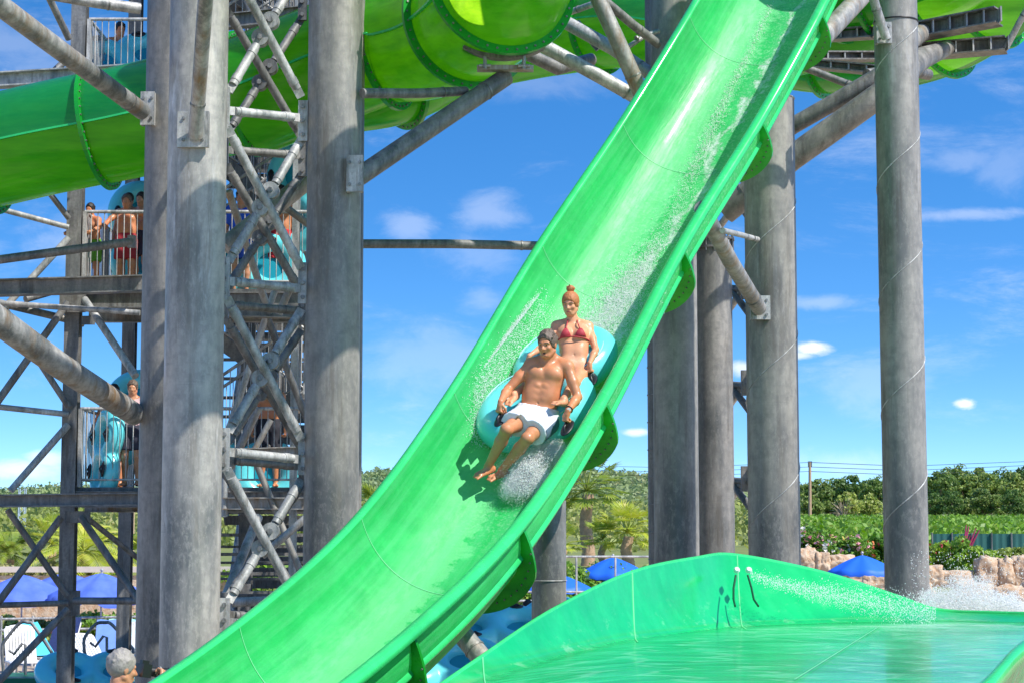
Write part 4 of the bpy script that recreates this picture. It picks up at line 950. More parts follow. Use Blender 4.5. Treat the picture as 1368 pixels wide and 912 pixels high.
parasol(1152, 741, 55, 1.95, 0.44, 'bright blue parasol before the sandstone boulders', 'parasol')
parasol(30, 767, 47, 2.5, 0.55, 'faded violet blue parasol at the left edge', 'parasol_pale', 0, 0.10, (0.02,0))
parasol(136, 765, 46, 2.5, 0.55, 'faded violet blue parasol right of the tower post', 'parasol_pale', 0, 0.12, (-0.03,0))
parasol(88, 764, 50, 2.4, 0.5, 'faded parasol in the middle behind the tower post', 'parasol_pale', 0, 0.10)
# ------------------------------------------------------------------ deck fence, handrails, loungers
o = empty('deck_fence', V(-11, 45, 0), 'thin white metal fence with three rails behind the sun loungers', 'fence'); m = MB()
for yy in (823, 838): m.tube(P(-40, yy+4, 45), P(200, yy, 45), 0.028, seg=8)
m.build('rail', M['rail'], o)
for px in (2, 44, 88, 130, 176): MB().tube(V(P(px,830,45).x, 45, 0), P(px, 822, 45), 0.028, seg=8).build('post', M['rail'], o)
o = empty('deck_fence', V(0.5, 52, 0), 'pale metal fence seen around the short column behind the pool', 'fence'); m = MB()
for yy in (743, 790, 802): m.tube(P(600, yy, 52), P(880, yy, 52), 0.03, seg=8)
m.build('rail', M['rail'], o)
for px in (625, 672, 722, 770, 822): MB().tube(V(P(px,830,52).x, 52, 0), P(px, 743, 52), 0.028, seg=8).build('post', M['rail'], o)
for pts, lb in (([(5,905),(3,868),(6,856),(26,832),(38,831),(44,834),(66,866),(69,874),(69,902)], 'dark bent pool handrail at the far left'), ([(114,880),(112,858),(115,848),(128,833),(140,831),(150,834),(174,862),(178,870),(178,900)], 'dark bent pool handrail between tower post and column')):
    o = empty('pool_handrail', P(pts[0][0], 905, 38), lb, 'handrail', 'pool handrails'); q = [P(a, b, 38+0.012*i) for i, (a, b) in enumerate(pts)]
    MB().path(catmull(q, 4), 0.032, 8).build('outer_tube', M['strut_dark'], o); p0 = q[1]; MB().path([p0+V(.1,.1,0), p0+V(.2,.1,-.08), p0+V(.35,.1,.12), p0+V(.42,.1,.1), p0+V(.44,.1,-.65)], 0.028, 8).build('inner_tube', M['strut_dark'], o)
M['plastic'] = plain('white_plastic', (0.72,0.70,0.68), 0.45)
def lounger(px, py, Y, yaw, label, towel=None, back=55):
    c = P(px, py, Y); c.z = 0.0; o = empty('sun_lounger', c, label, 'sun lounger', 'white plastic sun loungers on the deck'); X = V(math.cos(yaw), math.sin(yaw), 0); S = V(-math.sin(yaw), math.cos(yaw), 0); Z = V(0,0,1)
    m = MB()
    for s in (-0.31, 0.31): m.path([c+X*a+S*s+Z*z for a, z in ((-0.05,0.33),(0.6,0.34),(1.2,0.33),(1.3,0.3))], 0.03, 8)
    m.build('frame', M['plastic'], o)
    m = MB()
    for k in range(9): m.box(c+X*(0.05+0.14*k)+Z*0.36, (0.11, 0.56, 0.02), (X, S, Z))
    m.build('seat', M['plastic'], o)
    b = math.radians(back); D = -X*math.cos(b)+Z*math.sin(b); N = X*math.sin(b)+Z*math.cos(b); m = MB()
    for s in (-0.30, 0.30): m.path([c+S*s+Z*0.34+D*q for q in (0,0.4,0.78)], 0.028, 8)
    for k in range(9): m.box(c+Z*0.36+D*0.42+S*(-0.26+0.065*k), (0.05, 0.82, 0.02), (S, D, N))
    m.path([c+Z*0.34+D*0.78+S*s+D*dd for s, dd in ((-0.3,0),(-0.18,0.07),(0,0.1),(0.18,0.07),(0.3,0))], 0.03, 8)
    m.build('backrest', M['plastic'], o)
    for s in (-0.3, 0.3):
        for a in (0.1, 1.1): MB().path([c+X*(a-0.16)+S*s+Z*0.33, c+X*(a-0.12)+S*s+Z*0.03, c+X*(a+0.12)+S*s+Z*0.03, c+X*(a+0.16)+S*s+Z*0.33], 0.028, 8).build('leg', M['plastic'], o)
    if towel:
        rows = [[c+Z*0.375+D*(0.86-0.9*i/8)*(1 if i < 8 else 0)+S*s+N*0.03+V(0,0,0.012*math.sin(s*20+i)) for s in np.linspace(-0.33,0.33,9)] for i in range(9)]+[[c+X*(0.15*i)+Z*0.40+S*s for s in np.linspace(-0.33,0.33,9)] for i in range(1,8)]
        tag(MB().grid(rows).build('beach_towel', M[towel[0]]), towel[1], 'towel', 'towels on the loungers')
M['towel_blue'] = plain('towel_blue', (0.16,0.28,0.62), 0.9); M['towel_cyan'] = plain('towel_cyan', (0.08,0.52,0.66), 0.9); M['towel_navy'] = plain('towel_navy', (0.03,0.05,0.16), 0.9, 0, 0.5, 20)
lounger(28, 892, 42, -1.2, 'pale pink white lounger with raised back at the left edge')
lounger(60, 885, 43, -0.4, 'lounger with cyan towel left of the tower post', ('towel_cyan','cyan towel on the lounger left of the tower post'))
lounger(80, 880, 43.8, -1.9, 'lounger carrying a navy towel beside the tower post', ('towel_navy','navy patterned towel hanging by the tower post'), 65)
lounger(120, 882, 42.5, -1.0, 'empty white lounger just right of the tower post', None, 35)
lounger(146, 880, 43, -1.5, 'lounger with a blue striped towel under the parasol pole', ('towel_blue','light blue towel on the lounger under the parasol pole'), 62)
lounger(164, 878, 43.6, -1.4, 'lounger with a pale cyan towel left of the shaded column', ('raft_pale','pale cyan towel on the lounger left of the shaded column'), 60)
lounger(184, 878, 43, -1.7, 'white high backed lounger touching the shaded column edge', None, 62)
o = MB().box(P(40, 905, 38)-V(0,0,0.2), (1.35, 1.6, 0.5)).build('pool_edge', plain('green_pool_liner', (0.005,0.14,0.05), 0.5)); tag(o, 'dark green pool edge block at the lower left corner', 'pool edge')
pw = MB().box(V(-4.0, 33, 0.06), (11, 7, 0.12)).build('pool_water', plain('pool_water', (0.03,0.30,0.36), 0.08)); tag(pw, 'turquoise shallow pool water', 'water', kind='structure')
# power pole and wires, pylon
o = empty('power_pole', V(P(1082,700,180).x, 180, zter(0,180)), 'thin wooden power pole between the spiral welded columns', 'power pole'); pz = P(1082, 617, 180)
MB().tube(ORG[o], pz, 0.17, 0.12, 8).build('pole', M['palm_trunk'], o); MB().box(pz+V(0,0,-0.15), (0.35,0.2,0.5)).build('insulator', M['strut_dark'], o)
for k, (y0, y1) in enumerate(((617,620),(623,625),(629,630))):
    m = MB(); m.path([P(1082, y0, 180), P(1210, y0+5, 190), P(1420, y1-6, 205)], 0.03, 4); m.path([P(1082, y0, 180), P(900, y0+7, 185), P(700, y1, 200)], 0.025, 4); m.build('wire', M['handle'], o)
o = empty('lattice_mast', V(P(29,700,120).x, 120, 2.5), 'pale blue lattice mast at the far left before the hills', 'mast'); m = MB(); x = ORG[o].x
zt = P(29, 652, 120).z
for dx in (-0.18, 0.18):
    for dy in (-0.18, 0.18): m.tube(V(x+dx,120+dy,1.5), V(x+dx,120+dy,zt), 0.03, seg=5)
for k in range(14):
    z0 = 1.6+k*(zt-1.6)/14; z1 = z0+(zt-1.6)/14; s = 1 if k % 2 else -1; m.tube(V(x-0.18*s,119.82,z0), V(x+0.18*s,119.82,z1), 0.025, seg=4)
m.build('frame', plain('mast_paint', (0.45,0.55,0.66), 0.5), o)
o = empty('wooden_pole', V(P(177,700,80).x, 80, 2.1), 'tan wooden pole beside the shaded column before the hills', 'pole'); MB().tube(ORG[o], P(177, 680, 80), 0.09, seg=8).build('shaft', plain('tan_pole', (0.5,0.36,0.22), 0.8), o)
o = empty('coping_wall', V(P(120,745,56).x, 56, 0), 'low pale coping wall behind the left palms', 'wall'); MB().box(P(100, 760, 56)-V(0,0,0.0), (9, 0.3, 0.16)).build('coping', plain('coping_stone', (0.6,0.52,0.45), 0.8), o); q = P(100, 768, 56.05); MB().box(V(q.x, 56.05, q.z/2), (9, 0.2, q.z)).build('wall_face', M['rock'], o)
# ------------------------------------------------------------------ implicit surfaces (one skin per body)
class SDF:
    def __init__(s): s.p = []
    def cap(s, a, b, ra, rb=None, k=0.02, op='u', flat=None):
        s.p.append(('c', np.array(a, float), np.array(b, float), ra, ra if rb is None else rb, k, op)); return s
    def ell(s, c, r, ax=None, k=0.02, op='u'):
        A = np.eye(3) if ax is None else np.array([list(q) for q in ax]); s.p.append(('e', np.array(c, float), np.array(r, float), A, None, k, op)); return s
    def tor(s, c, ax, R, r, sy=1.0, k=0.03, op='u'):
        s.p.append(('t', np.array(c, float), np.array([list(q) for q in ax]), (R, sy), r, k, op)); return s
    def bounds(s):
        lo = np.full(3, 1e9); hi = -lo
        for q in s.p:
            if q[6] != 'u': continue
            if q[0] == 'c': m = max(q[3], q[4])+0.03; lo = np.minimum(lo, np.minimum(q[1], q[2])-m); hi = np.maximum(hi, np.maximum(q[1], q[2])+m)
            elif q[0] == 'e': m = q[2].max()+0.03; lo = np.minimum(lo, q[1]-m); hi = np.maximum(hi, q[1]+m)
            else: m = q[3][0]*q[3][1]+q[4]+0.04; lo = np.minimum(lo, q[1]-m); hi = np.maximum(hi, q[1]+m)
        return lo, hi
    def dist(s, q, X):
        if q[0] == 'c':
            ab = q[2]-q[1]; L2 = max(1e-9, ab@ab); t = np.clip(((X-q[1])@ab)/L2, 0, 1); return np.linalg.norm(X-q[1]-t[..., None]*ab, axis=-1)-(q[3]+(q[4]-q[3])*t)
        if q[0] == 'e':
            Y = ((X-q[1])@q[3].T)/q[2]; k = np.linalg.norm(Y, axis=-1); return (k-1)*q[2].min()*(0.5+0.5*q[2].mean()/q[2].min())
        Y = (X-q[1])@q[2].T; yy = Y[..., 1]/q[3][1]; rr = np.sqrt(Y[..., 0]**2+yy**2)-q[3][0]; return np.sqrt(rr**2+Y[..., 2]**2)-q[4]
    def grid(s, vox, pad=0.0, bounds=None):
        lo, hi = bounds or s.bounds(); n = np.ceil((hi-lo)/vox).astype(int)+2
        ax = [lo[i]+vox*np.arange(n[i]) for i in range(3)]; D = np.full(tuple(n), 0.3, np.float64)
        for q in s.p:
            if q[0] == 'c': m = max(q[3], q[4])+q[5]+0.05; l = np.minimum(q[1], q[2])-m; h = np.maximum(q[1], q[2])+m
            elif q[0] == 'e': m = q[2].max()+q[5]+0.05; l = q[1]-m; h = q[1]+m
            else: m = q[3][0]*q[3][1]+q[4]+q[5]+0.05; l = q[1]-m; h = q[1]+m
            i0 = np.clip(np.floor((l-lo)/vox).astype(int), 0, n); i1 = np.clip(np.ceil((h-lo)/vox).astype(int)+1, 0, n)
            if (i1 <= i0).any(): continue
            sl = tuple(slice(a, b) for a, b in zip(i0, i1)); G = np.stack(np.meshgrid(ax[0][sl[0]], ax[1][sl[1]], ax[2][sl[2]], indexing='ij'), -1)
            d = s.dist(q, G); k = q[5]; o = D[sl]
            if q[6] == 'u': h_ = np.clip(0.5+0.5*(o-d)/k, 0, 1); D[sl] = o*(1-h_)+d*h_-k*h_*(1-h_)
            elif q[6] == 's': h_ = np.clip(0.5-0.5*(o+d)/k, 0, 1); D[sl] = o*(1-h_)-d*h_+k*h_*(1-h_)
        return D, lo, vox
def nets(D, lo, vox):
    S = D < 0; n = D.shape
    c = np.zeros(tuple(k-1 for k in n), np.int8)
    for a in (0,1):
        for b in (0,1):
            for e in (0,1): c += S[a:n[0]-1+a, b:n[1]-1+b, e:n[2]-1+e]
    act = (c > 0) & (c < 8); idx = np.full(act.shape, -1, np.int64); I = np.argwhere(act); idx[act] = np.arange(len(I))
    acc = np.zeros((len(I), 3)); cnt = np.zeros(len(I)); corners = [(a,b,e) for a in (0,1) for b in (0,1) for e in (0,1)]
    for i, p in enumerate(corners):
        for q in corners[i+1:]:
            if sum(abs(x-y) for x, y in zip(p, q)) != 1: continue
            d0 = D[I[:,0]+p[0], I[:,1]+p[1], I[:,2]+p[2]]; d1 = D[I[:,0]+q[0], I[:,1]+q[1], I[:,2]+q[2]]; m = (d0 < 0) != (d1 < 0)
            t_ = np.where(m, d0/(d0-d1+1e-12), 0)[:, None]; pt = np.array(p)+(np.array(q)-np.array(p))*t_; acc[m] += pt[m]; cnt[m] += 1
    V_ = lo+vox*(I+acc/np.maximum(cnt, 1)[:, None]); F = []
    for ax in range(3):
        o1, o2 = [(1,2),(2,0),(0,1)][ax]; sa = [slice(None)]*3; sb = [slice(None)]*3; sa[ax] = slice(0, -1); sb[ax] = slice(1, None)
        A = S[tuple(sa)]; B = S[tuple(sb)]; E = np.argwhere(A != B); E = E[(E[:, o1] > 0) & (E[:, o2] > 0)]
        E = E[(E[:, o1] < n[o1]-1) & (E[:, o2] < n[o2]-1)]
        q = []
        for d1, d2 in ((1,1),(0,1),(0,0),(1,0)):
            G = E.copy(); G[:, o1] -= d1; G[:, o2] -= d2; q.append(idx[G[:,0], G[:,1], G[:,2]])
        Q = np.stack(q, 1); flip = A[E[:,0], E[:,1], E[:,2]]; Q[~flip] = Q[~flip][:, ::-1]; F.append(Q)
    F = np.concatenate(F); F = F[(F >= 0).all(1)]; return V_, F
def sdf_mesh(name, s, vox, mat, parent=None, post=None, org=None, bounds=None):
    D, lo, vx = s.grid(vox, bounds=bounds)
    if post is not None: D = post(D, lo, vx)
    v_, f_ = nets(D, lo, vx); return mesh_np(name, v_, f_, mat, parent, True, org)
def gridpts(D, lo, vox): return np.stack(np.meshgrid(*[lo[i]+vox*np.arange(D.shape[i]) for i in range(3)], indexing='ij'), -1)
def skin(name, col):
    t = NT(name); v = t.coord('Object'); a = t.noise(v, 6, 4); b = t.noise(v, 60, 3)
    c = t.mix(t.mr(a, 0.3, 0.7), tuple(k*0.78 for k in col), (col[0]*1.15, col[1]*1.08, col[2]*1.02)); c = t.mix(t.math('MULTIPLY', t.mr(t.noise(v, 3.2, 3), 0.48, 0.62), 0.5), c, (col[0]*1.05, col[1]*0.72, col[2]*0.62)); return t.fin(t.pbr(c, t.mr(t.noise(v, 25, 4), 0.4, 0.6, 0.28, 0.6), 0, t.bump(b, 0.08, 0.004), **{'Subsurface Weight': 0.08, 'Subsurface Radius': (0.02,0.008,0.004), 'Specular IOR Level': 0.5}))
M['skin_tan'] = skin('skin_tanned', (0.58,0.25,0.12)); M['skin_fair'] = skin('skin_fair', (0.68,0.34,0.19)); M['skin_b'] = skin('skin_light', (0.55,0.28,0.16))
def hair_mat(name, col): return plain(name, col, 0.6, 0, 0.5, 60, 0.25)
M['hair_grey'] = hair_mat('hair_grey_brown', (0.13,0.09,0.065)); M['hair_ginger'] = hair_mat('hair_ginger', (0.42,0.15,0.05)); M['hair_dark'] = hair_mat('hair_dark', (0.02,0.014,0.012)); M['hair_grey2'] = hair_mat('hair_grey', (0.30,0.27,0.24))
def nv(v): return np.array(v, float)
def unit(v): v = nv(v); return v/np.linalg.norm(v)
def hand(s, wrist, d, palm_n, sc=1.0, curl=0.5, side=1):
    # palm plus five separate fingers; d points along the hand, palm_n out of the palm
    d = unit(d); pn = unit(nv(palm_n)-d*np.dot(palm_n, d)); w = np.cross(d, pn)*side
    s.cap(wrist, wrist+d*0.035*sc, 0.024*sc, 0.026*sc, 0.012)
    for q in (-0.6, 0, 0.6): s.cap(wrist+d*0.03*sc+w*0.018*q*sc, wrist+d*0.085*sc+w*0.03*q*sc, 0.017*sc, 0.0145*sc, 0.008)
    for i, (off, L) in enumerate(((-1.0, 0.070), (-0.34, 0.080), (0.34, 0.075), (1.0, 0.058))):
        b0 = wrist+d*0.088*sc+w*0.0285*off*sc; a = 0.35+curl; a2 = a+0.25+curl*1.1
        p1 = b0+(d*math.cos(a)+pn*math.sin(a))*L*0.5*sc; p2 = p1+(d*math.cos(a2)+pn*math.sin(a2))*L*0.32*sc; p3 = p2+(d*math.cos(a2+curl)+pn*math.sin(a2+curl))*L*0.22*sc
        s.cap(b0, p1, 0.0095*sc, 0.0085*sc, 0.003); s.cap(p1, p2, 0.0085*sc, 0.0078*sc, 0.003); s.cap(p2, p3, 0.0078*sc, 0.0068*sc, 0.003)
    t0 = wrist+d*0.03*sc-w*0.026*sc; t1 = t0+(d*0.6-w*0.6+pn*0.4)*0.042*sc; t2 = t1+(d*0.8+pn*0.6)*0.032*sc
    s.cap(t0, t1, 0.013*sc, 0.011*sc, 0.006); s.cap(t1, t2, 0.0105*sc, 0.0085*sc, 0.003)
def foot(s, ankle, toe, up, sc=1.0, toes=True):
    ankle = nv(ankle); toe = nv(toe); d = unit(toe-ankle); up = unit(nv(up)-d*np.dot(up, d)); w = np.cross(d, up)
    s.cap(ankle-up*0.01, ankle-d*0.03*sc-up*0.045*sc, 0.038*sc, 0.033*sc, 0.02)
    for q in (-1, 1): s.cap(ankle-d*0.02*sc-up*0.04*sc+w*q*0.01*sc, toe-d*0.055*sc-up*0.012*sc+w*q*0.026*sc, 0.031*sc, 0.021*sc, 0.02)
    if toes:
        for i, q in enumerate((-1.15,-0.62,-0.1,0.4,0.9)):
            b = toe-d*0.05*sc+w*q*0.034*sc-up*0.014*sc; s.cap(b, b+d*(0.05-0.005*i)*sc, 0.0125*sc if i == 0 else 0.0095*sc, 0.010*sc if i == 0 else 0.0078*sc, 0.004)
def head_sdf(s, c, f, u, sc=1.0, female=False, mouth=0.0, voxel=0.006):
    c = nv(c); f = unit(f); u = unit(nv(u)-f*np.dot(u, f)); r = np.cross(f, u)
    ax = [r, f, u]; at = lambda x, y, z: c+(r*x+f*y+u*z)*sc
    s.ell(at(0,-0.012,0.032), nv((0.074,0.092,0.086))*sc, ax, 0.02); s.ell(at(0,0.022,-0.025), nv((0.060,0.068,0.075))*sc, ax, 0.02)
    s.ell(at(0,0.050,-0.084), nv((0.032 if female else 0.036,0.030,0.025))*sc, ax, 0.025)
    for q in (-1, 1):
        s.cap(at(q*0.058,-0.005,-0.05), at(q*0.025,0.045,-0.088), 0.022*sc, 0.018*sc, 0.02)
        s.ell(at(q*0.038,0.062,-0.018), nv((0.022,0.02,0.02))*sc, ax, 0.015); s.ell(at(q*0.077,-0.008,0.0), nv((0.009,0.02,0.032))*sc, ax, 0.006)
        s.cap(at(q*0.014,0.078,0.028), at(q*0.046,0.068,0.026), 0.011*sc, 0.009*sc, 0.012)
        s.ell(at(q*0.031,0.090,0.008), nv((0.018,0.012,0.011))*sc, ax, 0.01, 's')
        s.ell(at(q*0.031,0.069,0.008), nv((0.013,0.012,0.010))*sc, ax, 0.004)
    s.cap(at(0,0.078,0.018), at(0,0.104,-0.022), 0.009*sc, 0.014*sc, 0.012); s.cap(at(-0.014,0.090,-0.026), at(0.014,0.090,-0.026), 0.009*sc, 0.009*sc, 0.008)
    if mouth:
        s.ell(at(0,0.100,-0.062), nv((0.020,0.030,0.020*mouth))*sc, ax, 0.006, 's'); s.cap(at(-0.02,0.080,-0.046), at(0.02,0.080,-0.046), 0.0075*sc, None, 0.006)
        s.cap(at(-0.017,0.078,-0.082), at(0.017,0.078,-0.082), 0.0085*sc, None, 0.008)
    else:
        s.cap(at(-0.02,0.083,-0.054), at(0.02,0.083,-0.054), 0.0075*sc, None, 0.006); s.cap(at(-0.017,0.082,-0.064), at(0.017,0.082,-0.064), 0.0085*sc, None, 0.006)
    return at, ax
def body(J, sc=1.0, female=False, grip=(0.6, 0.6), palm=None, mouth=0.0, toes=True, fat=1.0):
    s = SDF(); g = {k: nv(v) for k, v in J.items()}; pel, nk = g['pelvis'], g['neck']; up = unit(nk-pel); across = unit(g['sR']-g['sL']); fwd = unit(np.cross(up, across)); 
    if np.dot(fwd, g['face']) < 0: fwd = -fwd
    ha = unit(g['hR']-g['hL']); W = lambda q: q*sc
    s.cap(g['hL']*0.8+pel*0.2, g['hR']*0.8+pel*0.2, W(0.108), W(0.108), 0.05)
    L = np.linalg.norm(nk-pel); mid = pel+up*L*0.36; ch = pel+up*L*0.70; wl = 0.046 if female else 0.062
    for q in (-1, 1):
        s.cap(pel+ha*q*W(0.055), mid+across*q*W(wl), W(0.098*fat), W(0.086*fat if female else 0.098*fat), 0.05)
        s.cap(mid+across*q*W(wl), ch+across*q*W(0.075), W(0.086*fat if female else 0.098*fat), W(0.100), 0.05)
        s.cap(ch+across*q*W(0.06)+up*W(0.05), (g['sL'] if q < 0 else g['sR'])*0.72+nk*0.28-up*W(0.01), W(0.088), W(0.056), 0.04)
        if female: s.ell(ch+across*q*W(0.074)+fwd*W(0.082)-up*W(0.015), (W(0.062), W(0.058), W(0.060)), [across, fwd, up], 0.03)
        else: s.ell(ch+across*q*W(0.076)+fwd*W(0.072)+up*W(0.022), (W(0.078), W(0.040), W(0.058)), [across, fwd, up], 0.022)
        if not female:
            for kk, zz in enumerate((0.52, 0.42, 0.31)): s.ell(pel+up*L*zz+across*q*W(0.036)+fwd*W(0.088), (W(0.030), W(0.018), W(0.024)), [across, fwd, up], 0.015)
    s.ell(pel+up*L*0.22+fwd*W(0.102), (W(0.008), W(0.014), W(0.010)), [across, fwd, up], 0.008, 's')
    hc = g['head']; s.cap(nk-up*W(0.03), nk*0.45+hc*0.55-unit(g['face'])*W(0.015), W(0.060 if female else 0.068), W(0.050 if female else 0.060), 0.03)
    for q in (-1, 1): s.cap(nk-up*W(0.0)+across*q*W(0.03)-fwd*W(0.02)+up*W(0.03), (g['sL'] if q < 0 else g['sR'])+up*W(0.015)-fwd*W(0.01), W(0.036), W(0.04), 0.04)
    am = 0.82 if female else 1.0
    for q, S_, E_, H_, hd in ((-1,'sL','eL','wL','dL'), (1,'sR','eR','wR','dR')):
        a, b, c = g[S_], g[E_], g[H_]; s.ell(a, (W(0.062*am),)*3, None, 0.03); m = a*0.5+b*0.5
        s.cap(a, m, W(0.052*am), W(0.049*am), 0.02); s.cap(m, b, W(0.049*am), W(0.038*am), 0.02); m2 = b*0.68+c*0.32; s.cap(b, m2, W(0.039*am), W(0.043*am), 0.015); s.cap(m2, c, W(0.043*am), W(0.026*am), 0.015)
        hdir = g.get(hd, unit(c-b)); pn = (palm or {}).get(q, -fwd*0.3-across*q*0.8); hand(s, c, hdir, pn, sc*(0.88 if female else 1.0), grip[0 if q < 0 else 1], q)
    for q, H, K, A, T in ((-1,'hL','kL','aL','tL'), (1,'hR','kR','aR','tR')):
        h, k, a, t_ = g[H], g[K], g[A], g[T]; m = h*0.5+k*0.5; s.cap(h, m, W(0.094*(0.95 if female else 1)), W(0.076), 0.04); s.cap(m, k, W(0.076), W(0.054), 0.025)
        sh = unit(a-k); th = unit(k-h); bk = th-sh*np.dot(th, sh); bk = -unit(bk) if np.linalg.norm(bk) > 0.15 else -fwd
        bk = -bk if np.dot(bk, th) > 0 else bk; s.ell(k-bk*W(0.012), (W(0.052),)*3, None, 0.02); m2 = k*0.66+a*0.34
        s.cap(k, m2+bk*W(0.014), W(0.050), W(0.056), 0.02); s.cap(m2+bk*W(0.014), a, W(0.055), W(0.033), 0.02); foot(s, a, t_, g.get('footup', -sh), sc, toes)
    at, ax = head_sdf(s, hc, g['face'], g.get('headup', up), sc, female, mouth)
    return s, dict(up=up, across=across, fwd=fwd, at=at, ax=ax, pel=pel, L=L, ch=ch, nk=nk, g=g)
def hair_cap(name, I, sc, mat, parent, vox, long=False, thick=0.012, fringe=0.02):
    at, ax = I['at'], I['ax']; s = SDF(); s.ell(at(0,-0.016,0.036), nv((0.076+thick,0.094+thick,0.090+thick))*sc, ax, 0.01)
    if long: s.ell(at(0,-0.06,-0.01), nv((0.07,0.06,0.07))*sc, ax, 0.02)
    s.ell(at(0,0.085,-0.030+fringe), nv((0.070,0.085,0.088))*sc, ax, 0.012, 's')
    s.ell(at(0,0.05,-0.12), nv((0.10,0.12,0.09))*sc, ax, 0.012, 's')
    rr_ = random.Random(5)
    for _ in range(90 if not long else 0):
        a = rr_.uniform(0, 2*PI); e = rr_.uniform(0.15, 1.5); q = ((0.074+thick)*math.cos(a)*math.cos(e), -0.016+(0.092+thick)*math.sin(a)*math.cos(e), 0.036+(0.088+thick)*math.sin(e))
        if q[1] > 0.045 and q[2] < 0.082: continue
        b_ = at(*q); s.cap(b_, b_+(ax[1]*rr_.uniform(-0.5,1)+ax[2]*rr_.uniform(-0.3,0.9)+ax[0]*rr_.uniform(-1,1))*0.016*sc, 0.011*sc, 0.005*sc, 0.005)
    def post(D, lo, vx):
        G = gridpts(D, lo, vx); return D+0.002*np.sin(G[..., 0]*210+G[..., 2]*60)*np.sin(G[..., 1]*230)*sc
    return sdf_mesh(name, s, vox, mat, parent, post)
def face_bits(I, parent, sc=1.0, mouth=False, lips=None):
    at, ax = I['at'], I['ax']; X = [Vector(a) for a in ax]
    for q in (-1, 1):
        MB().ball(Vector(at(q*0.031,0.0765,0.008)), 0.0065*sc, seg=8).build('eye', M['handle'], parent)
        m = MB(); m.path([Vector(at(q*0.014,0.091,0.027)), Vector(at(q*0.032,0.088,0.033)), Vector(at(q*0.048,0.076,0.028))], 0.0045*sc, 6); m.build('eyebrow', M['hair_grey'], parent)
    if mouth: MB().ball(Vector(at(0,0.072,-0.063)), 1.0, (0.019*sc,0.006*sc,0.016*sc), 12, X).build('open_mouth', plain('mouth_dark', (0.06,0.012,0.012), 0.5), parent)
    elif lips: MB().ball(Vector(at(0,0.088,-0.059)), 1.0, (0.021*sc,0.006*sc,0.008*sc), 10, X).build('lips', plain('lips', (0.45,0.10,0.09), 0.4), parent)
def cut_leg(I, side, frac):
    g = I['g']; h, k = (g['hL'], g['kL']) if side < 0 else (g['hR'], g['kR']); return h, h+(k-h)*frac
def trunks(I, sc, mat, parent, vox, frac=0.62, name='swim_shorts', top=0.24, grow=0.018):
    g = I['g']; s = SDF(); ha = unit(g['hR']-g['hL']); s.cap(g['hL']*0.8+g['pelvis']*0.2, g['hR']*0.8+g['pelvis']*0.2, (0.108+grow)*sc, None, 0.05)
    for q in (-1, 1): s.cap(g['pelvis']+ha*q*0.055*sc, g['pelvis']+I['up']*I['L']*top+I['across']*q*0.058*sc, (0.098+grow)*sc, (0.096+grow)*sc, 0.05)
    for q in (-1, 1):
        a, b = cut_leg(I, q, frac); s.cap(a, b, (0.094+grow)*sc, (0.078+grow*1.5)*sc, 0.02)
    pl = [(g['pelvis']+I['up']*I['L']*top, I['up'])]+[(cut_leg(I, q, frac)[1], unit(cut_leg(I, q, frac)[1]-cut_leg(I, q, frac)[0])) for q in (-1, 1)]
    def post(D, lo, vx):
        G = gridpts(D, lo, vx); D = np.maximum(D, (G-pl[0][0])@pl[0][1])
        for p, n_ in pl[1:]:
            d = (G-p)@n_; near = np.linalg.norm(G-p, axis=-1) < 0.2*sc; D = np.where(near, np.maximum(D, d), D)
        return D+0.003*np.sin(G[..., 0]*70+G[..., 2]*40)*np.sin(G[..., 1]*60)
    return sdf_mesh(name, s, vox, mat, parent, post)
# ------------------------------------------------------------------ raft with the two riders
def best_index(px, py):
    b = None
    for i in range(NS):
        O, A, T, N, W = frame(i); p = O-N*(DEPTH*0.6); d = p-CAMP; f_ = V(0, math.cos(PITCH), math.sin(PITCH)); u_ = V(0, -math.sin(PITCH), math.cos(PITCH)); z = d.dot(f_); y = 456-FP*d.dot(u_)/z
        if b is None or abs(y-py) < b[0]: b = (abs(y-py), i)
    return b[1]
ri = best_index(730, 535); RO, RA, RT, RN, RW = frame(ri); FLOOR = RO-RN*DEPTH
def PH(px, py, h):
    d = ray(px, py); p0 = FLOOR+RN*h; return CAMP+d*((p0-CAMP).dot(RN)/d.dot(RN))
def reach(p, px, py, L, near=True):
    d = ray(px, py).normalized(); w = Vector(p)-CAMP; tc = w.dot(d); m2 = w.length_squared-tc*tc; q = L*L-m2; q = math.sqrt(q) if q > 0 else 0.0
    return CAMP+d*(tc-q if near else tc+q)
c1 = PH(716, 546, 0.27); c2 = PH(755, 485, 0.26)
down = (c1-c2).normalized(); rax = [RA, down, RA.cross(down)]
raft = empty('raft', (c1+c2)/2-RN*0.2, 'two seat cyan inflatable raft sliding down the open green slide with both riders', 'raft')
s = SDF(); s.tor(c1, rax, 0.385, 0.165, 1.03); s.tor(c2, rax, 0.335, 0.160, 1.05)
sdf_mesh('tube', s, 0.014, M['raft'], raft)
s = SDF(); s.ell(c1-RN*0.10, (0.38,0.38,0.03), rax); s.ell(c2-RN*0.10, (0.36,0.36,0.03), rax); sdf_mesh('floor', s, 0.012, M['raft_dark'], raft)
for c_, R_ in ((c1, 0.385), (c2, 0.335)):
    MB().path([c_+RA*(R_-0.10)*math.cos(a*PI/24)+down*(R_-0.10)*1.03*math.sin(a*PI/24)+RN*0.132 for a in range(48)], 0.008, 6, closed=True).build('inner_seam', M['raft_dark'], raft)
    MB().path([c_+RA*(R_+0.09)*math.cos(a*PI/24)+down*(R_+0.09)*1.03*math.sin(a*PI/24)+RN*0.138 for a in range(48)], 0.006, 6, closed=True).build('outer_seam', M['raft_pale'], raft)
